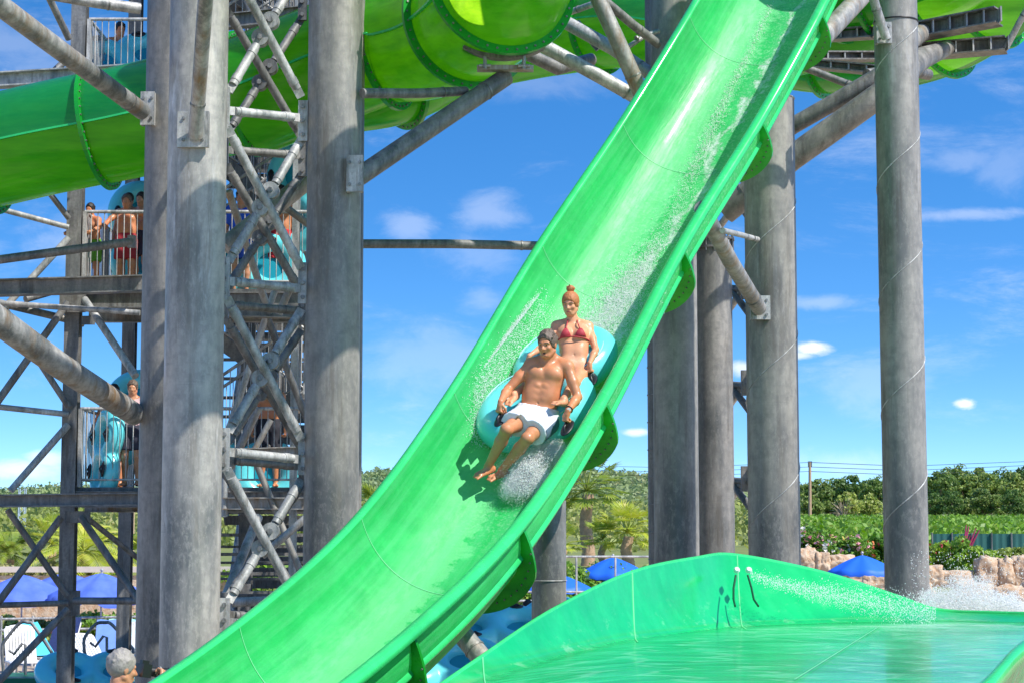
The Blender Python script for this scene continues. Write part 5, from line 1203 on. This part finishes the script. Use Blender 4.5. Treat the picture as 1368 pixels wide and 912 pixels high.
def handle(c, d, name='handle'):
    d = Vector(d).normalized(); n = RN; w = d.cross(n).normalized(); n = w.cross(d); m = MB()
    hp = m.ball(c-n*0.035, 1.0, (0.115,0.055,0.016), 16, (d, w, n)).build(name, M['handle'], raft); MB().path([c-d*0.075-n*0.03, c-d*0.055+n*0.01, c+d*0.055+n*0.01, c+d*0.075-n*0.03], 0.014, 8).build('grip', M['handle'], hp)
# man
pel = PH(717, 556, 0.43); 
ck = reach(pel, 733, 480, 0.52, False); yk = ck.y
J = dict(pelvis=pel, neck=ck, head=P(731, 461, yk-0.07), face=V(-0.42,-0.88,-0.20), headup=V(-0.04,-0.15,1),
    sL=P(709, 487, yk+0.02), sR=P(758, 490, yk-0.03), hL=reach(pel, 704, 556, 0.095, True), hR=reach(pel, 729, 561, 0.095, True))
J['eL'] = reach(J['sL'], 679, 519, 0.30); J['wL'] = reach(J['eL'], 669, 536, 0.25); J['eR'] = reach(J['sR'], 772, 530, 0.30); J['wR'] = reach(J['eR'], 759, 548, 0.25)
J['dL'] = (RT*0.7-RN*0.6-RA*0.15); J['dR'] = (RT*0.7-RN*0.6-RA*0.25)
J['kL'] = reach(J['hL'], 677, 573, 0.42); J['aL'] = reach(J['kL'], 652, 622, 0.41, False) ; J['kR'] = reach(J['hR'], 705, 585, 0.42); J['aR'] = reach(J['kR'], 671, 627, 0.41, False)
J['tL'] = reach(J['aL'], 633, 637, 0.19); J['tR'] = reach(J['aR'], 651, 640, 0.19); J['footup'] = RN*0.6+V(0,0,0.4)
def dbg(J, who):
    for a, b in (('pelvis','neck'),('neck','head'),('sL','sR'),('sL','eL'),('eL','wL'),('sR','eR'),('eR','wR'),('hL','kL'),('kL','aL'),('hR','kR'),('kR','aR'),('aL','tL')): print(who, a, b, round((Vector(J[a])-Vector(J[b])).length, 3))
    for k, v in J.items():
        if k not in ('face','headup','dL','dR','footup'): print(who, k, [round(q, 2) for q in v], 'h=%.2f' % (Vector(v)-FLOOR).dot(RN))
man = empty('person', pel-V(0,0,0.12), 'bare chested man in white swim shorts in the front seat of the sliding raft', 'person', 'riders on the raft')
S1, I1 = body(J, 1.0, False, (1.0, 1.0), {-1: -RN, 1: -RN}, mouth=1.0)
sdf_mesh('body', S1, 0.0065, M['skin_tan'], man); hair_cap('hair', I1, 1.0, M['hair_grey'], man, 0.006, thick=0.010, fringe=0.012); face_bits(I1, man, 1.0, True)
t = NT('white_shorts'); v = t.coord('Object'); t.fin(t.pbr(t.mix(t.noise(v, 8, 4), (0.60,0.64,0.72), (0.78,0.78,0.80)), 0.8, 0, t.bump(t.noise(v, 16, 4), 0.5, 0.02))); M['shorts_white'] = t.m
trunks(I1, 1.0, M['shorts_white'], man, 0.008, 0.70, top=0.17, grow=0.028)
# grey side panel of the shorts
g = I1['g']; d_ = unit(g['kR']-g['hR']); rows = []
for i in range(7):
    c_ = g['hR']+(g['kR']-g['hR'])*(0.04+0.105*i); rr = 0.137-0.002*i; r = []
    for k in range(8):
        a = -0.55+1.3*k/7; w_ = unit(np.cross(d_, I1['fwd'])); w_ = w_ if np.dot(w_, I1['across']) > 0 else -w_; n_ = unit(np.cross(w_, d_)); n_ = n_ if np.dot(n_, I1['fwd'])+np.dot(n_, [0,0,1]) > 0 else -n_
        r.append(Vector(c_+(w_*math.cos(a)+n_*math.sin(a))*rr))
    rows.append(r)
MB().grid(rows).build('side_panel', plain('slate_cloth', (0.10,0.16,0.24), 0.8), man)
wv_ = Vector(unit(g['wR']-g['eR'])); wc = Vector(g['wR'])-wv_*0.02; u_ = wv_.orthogonal().normalized(); w_ = wv_.cross(u_)
MB().path([wc+(u_*math.cos(a*PI/12)+w_*math.sin(a*PI/12))*0.031 for a in range(24)], 0.007, 6, closed=True).build('watch_strap', M['handle'], man)
fc = wc+(CAMP-wc).normalized()*0.033; MB().tube(fc, fc+(CAMP-wc).normalized()*0.008, 0.017, seg=14).build('watch_face', M['plastic'], man)
for k_, sgn in (('wL', 1), ('wR', 1)):
    hd = Vector(unit(J['dL' if k_ == 'wL' else 'dR'])); handle(Vector(J[k_])+hd*0.10-RN*0.035, RT)
# woman
pw_ = PH(768, 492, 0.36); cw = reach(pw_, 765, 431, 0.46, False); yw = cw.y
K = dict(pelvis=pw_, neck=cw, head=P(762, 407, yw-0.06), face=V(-0.30,-0.92,-0.26), headup=V(-0.06,-0.2,1), sL=P(743, 436, yw+0.02), sR=P(786, 437, yw), hL=reach(pw_, 755, 492, 0.09, True), hR=reach(pw_, 780, 494, 0.09, False))
K['eL'] = reach(K['sL'], 727, 462, 0.27); K['wL'] = reach(K['eL'], 707, 475, 0.23); K['eR'] = reach(K['sR'], 796, 467, 0.27); K['wR'] = reach(K['eR'], 788, 485, 0.23)
K['dL'] = RT*0.6-RN*0.6-RA*0.3; K['dR'] = RT*0.6-RN*0.6
K['kL'] = reach(K['hL'], 713, 505, 0.42); K['aL'] = reach(K['kL'], 686, 526, 0.38, True); K['kR'] = reach(K['hR'], 768, 512, 0.42); K['aR'] = reach(K['kR'], 753, 533, 0.38, True)
K['tL'] = reach(K['aL'], 676, 540, 0.17); K['tR'] = reach(K['aR'], 738, 538, 0.17); K['footup'] = RN*0.7+V(0,0,0.3)
wom = empty('person', pw_-V(0,0,0.12), 'woman in a red bikini with a ginger top bun in the rear raft seat', 'person', 'riders on the raft')
S2, I2 = body(K, 0.92, True, (1.0, 1.0), {-1: -RN, 1: -RN})
sdf_mesh('body', S2, 0.0065, M['skin_fair'], wom); hr = hair_cap('hair', I2, 0.92, M['hair_ginger'], wom, 0.006, True, 0.012, 0.0); face_bits(I2, wom, 0.92, False, True)
bun = Vector(I2['at'](0.0,-0.045,0.155)); s = SDF(); s.ell(bun, (0.040,0.038,0.034)); 
for k in range(7): a = k*0.9; s.cap(bun, nv(bun)+nv((math.cos(a)*0.042, math.sin(a)*0.044, 0.006+0.016*(k % 3))), 0.014, 0.004, 0.01)
sdf_mesh('hair_bun', s, 0.006, M['hair_ginger'], wom)
M['bikini'] = plain('bikini_red', (0.42,0.03,0.045), 0.65, 0, 0.25, 30)
up, ac, fw, ch = I2['up'], I2['across'], I2['fwd'], I2['ch']; q0 = 0.92; s = SDF()
for q in (-1, 1): s.ell(ch+ac*q*0.074*q0+fw*0.084*q0-up*0.015*q0, (0.068*q0, 0.064*q0, 0.066*q0), [ac, fw, up], 0.008)
def triang(D, lo, vx):
    G = gridpts(D, lo, vx)-ch; x = G@ac; z = G@up; y = G@fw; ax_ = np.abs(x)-0.074*q0; e = np.maximum(np.abs(ax_)*1.9+(z-0.065*q0), -(z+0.058*q0)); return np.maximum(np.maximum(D, e*0.5), 0.055*q0-y)
sdf_mesh('bikini_top', s, 0.005, M['bikini'], wom, triang)
m = MB()
for q in (-1, 1): m.path([Vector(ch+ac*q*0.070*q0+fw*0.128*q0+up*0.035*q0), Vector(ch+ac*q*0.052*q0+fw*0.108*q0+up*0.10*q0), Vector(I2['nk']+ac*q*0.045+fw*0.055-up*0.0), Vector(I2['nk']+ac*q*0.035-fw*0.03+up*0.05)], 0.0055, 6)
m.path([Vector(ch+ac*0.115*math.cos(a)*1.32+fw*(0.107*math.sin(a)*1.2)-up*0.062*q0) for a in np.linspace(0, 2*PI, 25)[:-1]], 0.006, 6, closed=True)
m.build('bikini_strap', M['bikini'], wom)
trunks(I2, 0.92, M['handle'], wom, 0.009, 0.10, 'bikini_bottom', 0.04, 0.006)
handle(Vector(K['wR'])+Vector(unit(K['dR']))*0.09-RN*0.03, RT+RA*0.5); handle(Vector(K['wL'])+Vector(unit(K['dL']))*0.09-RN*0.03, RT-RA*0.3)
# ------------------------------------------------------------------ background people
def stander(loc, yaw, h, label, hair, sk, short_mat, pose='stand', female=False, shirt=None, group='people waiting on the stair tower', vox=0.011, lean=0.0):
    sc = h/1.75; loc = Vector(loc); R = Matrix.Rotation(yaw, 3, 'Z')     # facing +Y before the turn
    w = lambda x, y, z: loc+R @ (V(x, y, z)*sc)
    D = dict(pelvis=(0,0,.93), neck=(0,.0+lean,1.44), head=(0,.02+lean,1.61), sL=(-.175,lean,1.40), sR=(.175,lean,1.40), hL=(-.09,0,.90), hR=(.09,0,.90), eL=(-.24,-.02+lean,1.12), eR=(.24,-.02+lean,1.12), wL=(-.25,.10+lean,.88), wR=(.25,.10+lean,.88),
        kL=(-.10,.03,.50), kR=(.10,.02,.50), aL=(-.10,-.02,.09), aR=(.11,-.04,.09), tL=(-.12,.19,.045), tR=(.14,.17,.045))
    if pose == 'rail': D.update(eL=(-.30,.18+lean,1.22), wL=(-.26,.42+lean,1.12), eR=(.30,.18+lean,1.22), wR=(.28,.42+lean,1.12))
    if pose == 'reach_left': D.update(eL=(-.45,.05+lean,1.40), wL=(-.70,.10+lean,1.38), eR=(.32,.12+lean,1.22), wR=(.30,.34+lean,1.14))
    if pose == 'camera': D.update(eL=(-.22,.20,1.22), wL=(-.06,.30,1.50), eR=(.26,.16,1.26), wR=(.12,.26,1.52))
    if pose == 'carry': D.update(eL=(-.27,.10,1.14), wL=(-.12,.30,1.10), eR=(.30,.05,1.16), wR=(.20,.28,1.16))
    J = {k: w(*v) for k, v in D.items()}; J['face'] = R @ V(0,1,-0.15); J['headup'] = V(0,0,1); J['footup'] = V(0,0,1)
    o = empty('person', loc, label, 'person', group)
    S, I = body(J, sc, female, (0.7, 0.7), None, 0.0, False); sdf_mesh('body', S, vox, M[sk], o); hair_cap('hair', I, sc, M[hair], o, 0.010, female, 0.012, 0.01); trunks(I, sc, short_mat, o, 0.014, 0.75)
    if shirt:
        g = I['g']; s = SDF()
        for q in (-1, 1):
            s.cap(I['pel']+I['across']*q*0.06*sc, I['ch']+I['across']*q*0.075*sc, 0.118*sc, 0.118*sc, 0.05); s.cap(I['ch']+I['across']*q*0.06*sc+I['up']*0.05*sc, (g['sL'] if q < 0 else g['sR']), 0.10*sc, 0.078*sc, 0.04)
            a, b = (g['sL'], g['eL']) if q < 0 else (g['sR'], g['eR']); s.cap(a, a*0.35+b*0.65, 0.074*sc, 0.064*sc, 0.03)
        sdf_mesh('shirt', s, 0.014, shirt, o)
    return o, I
def flat_raft(c, n, along, label, R=0.36, r=0.155, group='waiting cyan rafts', vox=0.022, mat='raft'):
    n = Vector(n).normalized(); along = Vector(along); along = (along-n*along.dot(n)).normalized(); w = along.cross(n); o = empty('raft', Vector(c)-V(0,0,0.3), label, 'raft', group); ax = [w, along, n]; s = SDF()
    s.tor(Vector(c)+along*R, ax, R, r, 1.04); s.tor(Vector(c)-along*R, ax, R*0.95, r*0.97, 1.04); sdf_mesh('tube', s, vox, M[mat], o)
    s = SDF(); s.ell(Vector(c)+along*R, (R, R, 0.03), ax); s.ell(Vector(c)-along*R, (R, R, 0.03), ax); sdf_mesh('floor', s, 0.02, M['raft_dark'], o)
    for sx in (-1, 1):
        for sy in (-0.9, 0.9): q = Vector(c)+along*(R*sy)+w*(sx*(R+0.02)); hp = MB().ball(q+n*(r+0.005), 1.0, (0.06,0.12,0.02), 10, (w, along, n)).build('handle', M['handle'], o); MB().path([q+n*(r)-along*0.09, q+n*(r+0.05), q+n*r+along*0.09], 0.014, 6).build('grip', M['handle'], hp)
    return o
cl = lambda n_, c: plain(n_, c, 0.8, 0, 0.4, 14)
zL = ZL
def lx(px, Y): return (px-684)/FP*Y
stander(V(lx(118,27.5), 27.5, zL[1]), PI*0.9, 1.28, 'dark haired boy in green and black shorts leaning on the middle landing rail', 'hair_dark', 'skin_tan', cl('green_black_shorts', (0.10,0.30,0.02)), 'rail', lean=0.1)
stander(V(lx(163,27.6), 27.6, zL[1]), PI*1.0, 1.44, 'bare backed young man in red shorts reaching one arm along the middle landing rail', 'hair_grey', 'skin_tan', cl('red_shorts', (0.35,0.02,0.03)), 'reach_left')
stander(V(lx(166,28.1), 28.1, zL[1]+0.1), PI*1.0, 1.45, 'smiling dark haired person behind the young man in red shorts', 'hair_dark', 'skin_b', cl('navy_shorts', (0.03,0.04,0.12)), 'stand', True)
stander(V(lx(183,27.9), 27.9, zL[1]+0.1), PI*0.9, 1.42, 'dark haired person beside a raft, cut off by the shaded column at the middle landing', 'hair_dark', 'skin_b', cl('dark_shorts', (0.03,0.03,0.05)), 'stand')
stander(V(lx(149,28.9), 28.9, zL[2]), PI*1.15, 1.55, 'dark haired boy behind a raft on the top landing', 'hair_dark', 'skin_tan', cl('black_shorts', (0.03,0.03,0.04)), 'stand')
stander(V(lx(152,27.9), 27.9, zL[0]), PI*0.1, 1.50, 'tanned bare backed man with dark hair beside an upright raft on the lowest landing', 'hair_dark', 'skin_tan', cl('black_trunks', (0.015,0.015,0.02)), 'carry', lean=0.06)
stander(V(lx(176,27.25), 27.25, zL[0]), PI*1.02, 1.50, 'brown haired man in a pale pink shirt looking out from the lowest landing', 'hair_grey', 'skin_b', cl('dark_trunks', (0.03,0.03,0.05)), 'stand', shirt=plain('pink_shirt', (0.62,0.42,0.42), 0.8))
stander(V(lx(371,28.1), 28.1, zL[1]), PI*1.0, 1.66, 'person in red shorts seen through the lattice on the middle landing', 'hair_dark', 'skin_tan', cl('bright_red_shorts', (0.5,0.02,0.03)), 'stand')
stander(V(lx(318,27.8), 27.8, zL[1]), PI*1.0, 1.55, 'child in a blue rash shirt seen through the lattice on the middle landing', 'hair_dark', 'skin_b', cl('blue_shorts', (0.02,0.08,0.45)), 'stand', shirt=plain('blue_shirt', (0.02,0.10,0.60), 0.8))
stander(V(lx(360,28.0), 28.0, zL[0]), PI*1.0, 1.66, 'dark haired person seen through the lattice on the lowest landing', 'hair_dark', 'skin_tan', cl('black_shorts2', (0.02,0.02,0.03)), 'stand')
flat_raft(P(168,82,28.2), V(0.3,-0.75,0.6), V(1,0.2,0.5), 'raft held flat on its side on the top landing behind the railing')
flat_raft(P(190,318,29.0), V(0.3,-0.9,0.15), V(0,0,1), 'upright raft standing by the shaded column on the middle landing')
flat_raft(P(143,606,27.35), V(-0.86,-0.5,0.1), V(-0.06,0,1), 'upright raft standing behind the railing of the lowest landing', 0.27, 0.13)
flat_raft(P(170,560,29.6), V(-0.1,-0.9,0.4), V(0.25,0,1), 'second upright raft held behind the man in the pink shirt', 0.34)
flat_raft(P(330,355,28.0), V(0.1,-1,0.1), V(1,0,0.0), 'raft seen through the lattice on the middle landing', 0.34)
flat_raft(P(396,265,28.2), V(-0.4,-1,0.1), V(0,0,1), 'upright raft seen through the upper lattice by the column', 0.34)
flat_raft(P(325,632,28.0), V(0.1,-1,0.1), V(1,0,0.0), 'raft seen through the lattice on the lowest landing', 0.34)
# photographer at the bottom left
dk = MB().box(V(-3.6, 15.5, 0.1), (3.2, 4.0, 0.2)).build('platform', M['ground']); tag(dk, 'low paved platform under the photographer', 'platform', kind='structure')
hz = P(160, 896, 14.6); fl = hz-V(0,0,1.61)
ph, Ip = stander(V(hz.x, 14.6, 0.2), -PI*0.30, 1.75*(hz.z-0.2)/1.60, 'grey haired photographer in a teal shirt aiming a long lens to the right', 'hair_grey2', 'skin_b', cl('grey_shorts', (0.15,0.15,0.16)), 'camera', shirt=plain('teal_shirt', (0.02,0.24,0.36), 0.8), group='photographer', vox=0.008)
at = Ip['at']; f_ = Vector(Ip['ax'][1]); u_ = Vector(Ip['ax'][2]); r_ = Vector(Ip['ax'][0]); cc = Vector(at(0,0.155,0.012))
cam_o = empty('camera_body', cc, 'black camera with a long silver ringed lens held to the photographer face', 'camera')
MB().box(cc, (0.14,0.07,0.10), (r_, f_, u_)).box(cc+u_*0.06, (0.05,0.055,0.03), (r_, f_, u_)).build('body', M['handle'], cam_o)
lz = MB().tube(cc+f_*0.03, cc+f_*0.20, 0.036, 0.04, 20); lz.build('lens', M['handle'], cam_o)
MB().tube(cc+f_*0.20, cc+f_*0.29, 0.046, 0.050, 20).build('lens_hood', plain('lens_hood', (0.06,0.06,0.065), 0.35), cam_o); MB().tube(cc+f_*0.12, cc+f_*0.135, 0.044, seg=20).build('lens_ring', M['strut'], cam_o)
flat_raft(P(124,900,30.0), V(0.2,-0.5,0.85), V(1,0.3,0.0), 'cyan raft lying behind the photographer', 0.36)
# rafts and people in the gap below the raft slide
pf = MB().box(V(-0.5, 30.3, 0.3), (6.2, 7.4, 0.6)).build('start_platform', M['ground']); tag(pf, 'low platform with the waiting rafts', 'platform', kind='structure')
flat_raft(P(662,842,31.5), V(0.05,-0.45,0.9), V(1,0.1,0.05), 'waiting raft just below the raft slide, the upper of two', 0.42, 0.19)
flat_raft(P(583,890,28.5), V(0.1,-0.5,0.85), V(1,0.3,-0.1), 'waiting raft lowest in the gap between the two green slides', 0.44, 0.2)
flat_raft(P(705,838,33.0), V(-0.2,-0.6,0.8), V(1,0.1,0.1), 'waiting raft touching the foot of the short column', 0.40, 0.18)
stander(V(lx(706,33.8), 33.8, 0.15), PI*0.6, 1.72, 'dark haired person standing in profile beside the short column', 'hair_dark', 'skin_tan', cl('navy_trunks', (0.03,0.04,0.10)), 'stand', shirt=plain('navy_shirt', (0.04,0.05,0.12), 0.8), group='people by the waiting rafts')
stander(V(lx(655,33.0), 33.0, 0.12), PI*0.9, 1.68, 'bare shouldered person bending beside the waiting rafts under the slide edge', 'hair_dark', 'skin_tan', cl('dark_trunks3', (0.03,0.03,0.04)), 'rail', group='people by the waiting rafts', lean=0.15)
# ------------------------------------------------------------------ spray clouds
q = []; r = []
for (bx, by, bh, ra_, rt_, rn_, cnt, pw) in ((728,606,0.20,0.22,0.16,0.12,6000,0.6),(706,622,0.20,0.20,0.20,0.12,7000,0.6),(692,640,0.18,0.15,0.20,0.10,5500,0.65),(716,640,0.16,0.18,0.20,0.10,5000,0.7),(742,600,0.22,0.14,0.12,0.10,3000,0.7),(682,652,0.16,0.12,0.16,0.10,2200,0.9),(700,652,0.14,0.22,0.24,0.12,2600,1.0),(705,625,0.24,0.36,0.40,0.22,2600,1.0)):
    a_, b_ = spray_cloud(PH(bx, by, bh), (RA, RT, RN), (ra_, rt_, rn_), int(cnt*1.7), 0.0022, 0.0068, pw); q.append(a_); r.append(b_)
q = np.concatenate(q); r = np.concatenate(r)
fl_ = np.array(FLOOR); Nn = np.array(RN)
q2, r2 = spray_cloud(PH(722, 612, 0.10), (RA, RT, RN), (0.30, 0.14, 0.13), 5000, 0.002, 0.006, 0.5)
from mathutils.bvhtree import BVHTree
_tr = [c for c in slide.children if c.name.startswith('trough')][0]; _bv = BVHTree.FromPolygons([_tr.location+slide.location+v.co for v in _tr.data.vertices], [tuple(p.vertices) for p in _tr.data.polygons])
def on_slide(px, py, h):
    d = ray(px, py).normalized(); loc, nrm_, _, _ = _bv.ray_cast(CAMP, d)
    if loc is None: return None
    if nrm_.dot(d) > 0: nrm_ = -nrm_
    return loc+nrm_*h
def lift(Q):    # keep the drops above the trough surface
    Q = np.array(Q); A_, T_, N_ = np.array(RA), np.array(RT), np.array(RN); d = Q-fl_; x = d@A_; h = d@N_; W2 = RW/2; cc_ = np.clip(np.abs(x)/W2, 0, 0.99)**(1/0.86); zf = DEPTH*(1-(np.sqrt(1-cc_**2))**0.86); need = np.maximum(0, zf+0.01-h); return Q+N_[None]*need[:, None]
allq = np.concatenate([q, q2]); droplets('water_spray', lift(allq), np.concatenate([r, r2]), 'white splash thrown up in front of the raft')
# churned water beside and behind the raft
q = []; r = []
for (px0, py0, px1, py1, w, cnt) in ((640,590,640,520,0.05,2600),(646,520,696,458,0.08,6000),(696,458,732,428,0.07,3000),(800,440,845,385,0.11,9000),(815,420,858,355,0.09,7000),(845,385,885,320,0.06,3500),(770,440,800,425,0.08,2500),(895,310,922,240,0.05,1600),(922,240,965,145,0.035,2600),(965,145,1000,75,0.025,1300),(1000,75,1030,10,0.022,900)):
    t_ = rng.uniform(0, 1, cnt); sp = rng.normal(0, w*150, (cnt, 2))
    for k in range(cnt):
        z_ = on_slide(px0+(px1-px0)*t_[k]+sp[k, 0], py0+(py1-py0)*t_[k]+sp[k, 1], abs(rng.normal(0, 0.02))+0.004)
        if z_ is not None: q.append(list(z_)); r.append(0.0014+0.0046*rng.uniform(0, 1)**3)
droplets('water_spray', lift(q), r, 'churned white water along both sides of the raft')
# splash behind the lower slide at the right
q = []; r = []
for k in range(42000):
    u = rng.uniform(0, 1); px = 1235+135*u+rng.normal(0, 6); hgt = (0.10+0.30*math.exp(-((u-0.42)/0.33)**2)+0.05*math.sin(u*23)+0.04*math.sin(u*51+1))*rng.uniform(0, 1)**1.7; Y = rng.uniform(19.2, 20.6); b = P(px, 818, Y); q.append([b.x, Y, b.z+hgt]); r.append((0.002+0.0065*rng.uniform(0, 1)**2)*(1-0.4*min(1, hgt/0.4)))
for k in range(7000):
    u = rng.uniform(0, 1)**0.8; px = 1002+(1250-1002)*u; py = 765+52*u**0.7+rng.normal(0, 3+10*u); Y = 17.5+0.9*u+rng.uniform(-0.3, 0.1); q.append(list(P(px, py, Y))); r.append(0.0016+0.0045*rng.uniform(0, 1)**2.5)
for k in range(500):
    px = rng.uniform(1215, 1368); py = rng.uniform(735, 800); q.append(list(P(px, py, rng.uniform(19, 20.5)))); r.append(rng.uniform(0.003, 0.007))
droplets('water_spray', q, r, 'spray from the nozzles and white splash beyond the lower slide at right')
# ------------------------------------------------------------------ sky, sun, camera
sc = bpy.context.scene
SUN_AZ = math.radians(SUNAZ) ; SUN_EL = math.radians(SUNEL)     # azimuth measured from -Y (towards the camera) to +X
sd = V(math.sin(SUN_AZ)*math.cos(SUN_EL), -math.cos(SUN_AZ)*math.cos(SUN_EL), math.sin(SUN_EL))
lt = bpy.data.lights.new('sun', 'SUN'); lt.energy = SUNE; lt.angle = math.radians(0.5); lt.color = (1.0, 0.955, 0.88)
lo = bpy.data.objects.new('sun', lt); C.objects.link(lo); lo.rotation_euler = sd.to_track_quat('Z', 'Y').to_euler(); lo.location = sd*60
w = bpy.data.worlds.new('World'); sc.world = w; w.use_nodes = True; nt = w.node_tree; nt.nodes.clear()
N_ = lambda t: nt.nodes.new(t); L_ = lambda a, b: nt.links.new(a, b)
out = N_('ShaderNodeOutputWorld'); bg = N_('ShaderNodeBackground'); bg.inputs[1].default_value = SKYS; L_(bg.outputs[0], out.inputs[0])
sky = N_('ShaderNodeTexSky'); sky.sky_type = 'NISHITA'; sky.sun_disc = False; sky.sun_elevation = SUN_EL; sky.sun_rotation = math.atan2(sd.x, sd.y); sky.air_density = 1.0; sky.dust_density = 0.25; sky.ozone_density = 2.2
geo = N_('ShaderNodeNewGeometry'); tc = N_('ShaderNodeTexCoord')
mp = N_('ShaderNodeMapping'); mp.inputs['Scale'].default_value = (1, 1, 2.6); mp.inputs['Location'].default_value = (0, 0, 0.06); L_(tc.outputs['Generated'], mp.inputs[0]); nrm = N_('ShaderNodeVectorMath'); nrm.operation = 'NORMALIZE'; L_(mp.outputs[0], nrm.inputs[0]); L_(nrm.outputs[0], sky.inputs[0])
hs = N_('ShaderNodeHueSaturation'); hs.inputs['Saturation'].default_value = SKYSAT; hs.inputs['Value'].default_value = SKYVAL; hs.inputs['Hue'].default_value = 0.502; L_(sky.outputs[0], hs.inputs['Color'])
# clouds live in direction space: high wisps plus a few small fair weather clouds near the horizon
def dnoise(scale, sx, detail, rough, loc=(0,0,0)):
    m = N_('ShaderNodeMapping'); m.inputs['Scale'].default_value = sx; m.inputs['Location'].default_value = loc; L_(tc.outputs['Generated'], m.inputs[0]); n = N_('ShaderNodeTexNoise'); n.inputs['Scale'].default_value = scale; n.inputs['Detail'].default_value = detail; n.inputs['Roughness'].default_value = rough; n.inputs['Distortion'].default_value = 0.3; L_(m.outputs[0], n.inputs['Vector']); return n.outputs[0]
def mr(v, a, b, c=0, d=1):
    x = N_('ShaderNodeMapRange'); L_(v, x.inputs[0]); x.inputs[1].default_value, x.inputs[2].default_value, x.inputs[3].default_value, x.inputs[4].default_value = a, b, c, d; x.interpolation_type = 'SMOOTHSTEP'; return x.outputs[0]
def mul(a, b, op='MULTIPLY'):
    x = N_('ShaderNodeMath'); x.operation = op
    for i, q in enumerate((a, b)):
        if isinstance(q, (int, float)): x.inputs[i].default_value = q
        else: L_(q, x.inputs[i])
    return x.outputs[0]
wis = mul(mr(dnoise(7, (1,1,3.6), 9, 0.70, (0.3,0,0.1)), 0.52, 0.85), 0.30)
fine_n = dnoise(26, (1,1,2.0), 6, 0.65, (2,1,0))
def blob(px, py, rx, rz, strength, thr=(0.35,0.75)):
    d = ray(px, py).normalized(); s_ = N_('ShaderNodeVectorMath'); s_.operation = 'SUBTRACT'; L_(tc.outputs['Generated'], s_.inputs[0]); s_.inputs[1].default_value = d
    m = N_('ShaderNodeVectorMath'); m.operation = 'MULTIPLY'; L_(s_.outputs[0], m.inputs[0]); m.inputs[1].default_value = (FP/rx, FP/rx, FP/rz); l = N_('ShaderNodeVectorMath'); l.operation = 'LENGTH'; L_(m.outputs[0], l.inputs[0])
    v = mul(mul(l.outputs[1], mul(fine_n, -1.9), 'ADD'), 1.0); return mul(mr(v, thr[1]-0.75, thr[0]-1.2), strength)
cur = wis
for b in ((1086,464,34,14,0.95),(1062,474,40,7,0.6),(1290,538,24,11,0.95),(24,628,60,18,0.55),(60,612,30,14,0.5),(850,577,26,8,0.7),(990,490,30,14,0.6),(650,285,56,40,0.19),(640,345,80,46,0.13),(645,402,56,32,0.15),(545,300,46,26,0.2),(1300,286,130,12,0.22),(1345,215,60,70,0.12),(1290,212,90,24,0.14),(1090,405,80,14,0.2),(700,110,180,40,0.10),(1250,30,200,60,0.05),(1120,620,120,26,0.18),(30,60,120,60,0.14),(150,330,160,60,0.2),(1170,520,90,60,0.16),(590,480,140,70,0.14)):
    cur = mul(cur, blob(*b), 'MAXIMUM')
mx = N_('ShaderNodeMix'); mx.data_type = 'RGBA'; L_(cur, mx.inputs[0]); L_(hs.outputs[0], mx.inputs[6]); mx.inputs[7].default_value = (CLW, CLW*0.99, CLW*1.02, 1); L_(mx.outputs[2], bg.inputs[0])
cd = bpy.data.cameras.new('camera'); co = bpy.data.objects.new('camera', cd); C.objects.link(co); co.location = CAMP; co.rotation_euler = (PI/2+PITCH, 0, 0)
cd.sensor_width = 36; cd.lens = FP/1368*36; cd.clip_start = 0.1; cd.clip_end = 6000; sc.camera = co
sc.view_settings.view_transform = 'Standard'; sc.view_settings.look = 'None'; sc.view_settings.gamma = 1; sc.view_settings.exposure = EXPO
try:
    sc.view_settings.use_curve_mapping = False
    sc.cycles.use_denoising = True; sc.cycles.max_bounces = 12; sc.cycles.diffuse_bounces = 8; sc.cycles.transmission_bounces = 10; sc.cycles.transparent_max_bounces = 8; sc.cycles.sample_clamp_indirect = 6
except Exception as e: print(e)
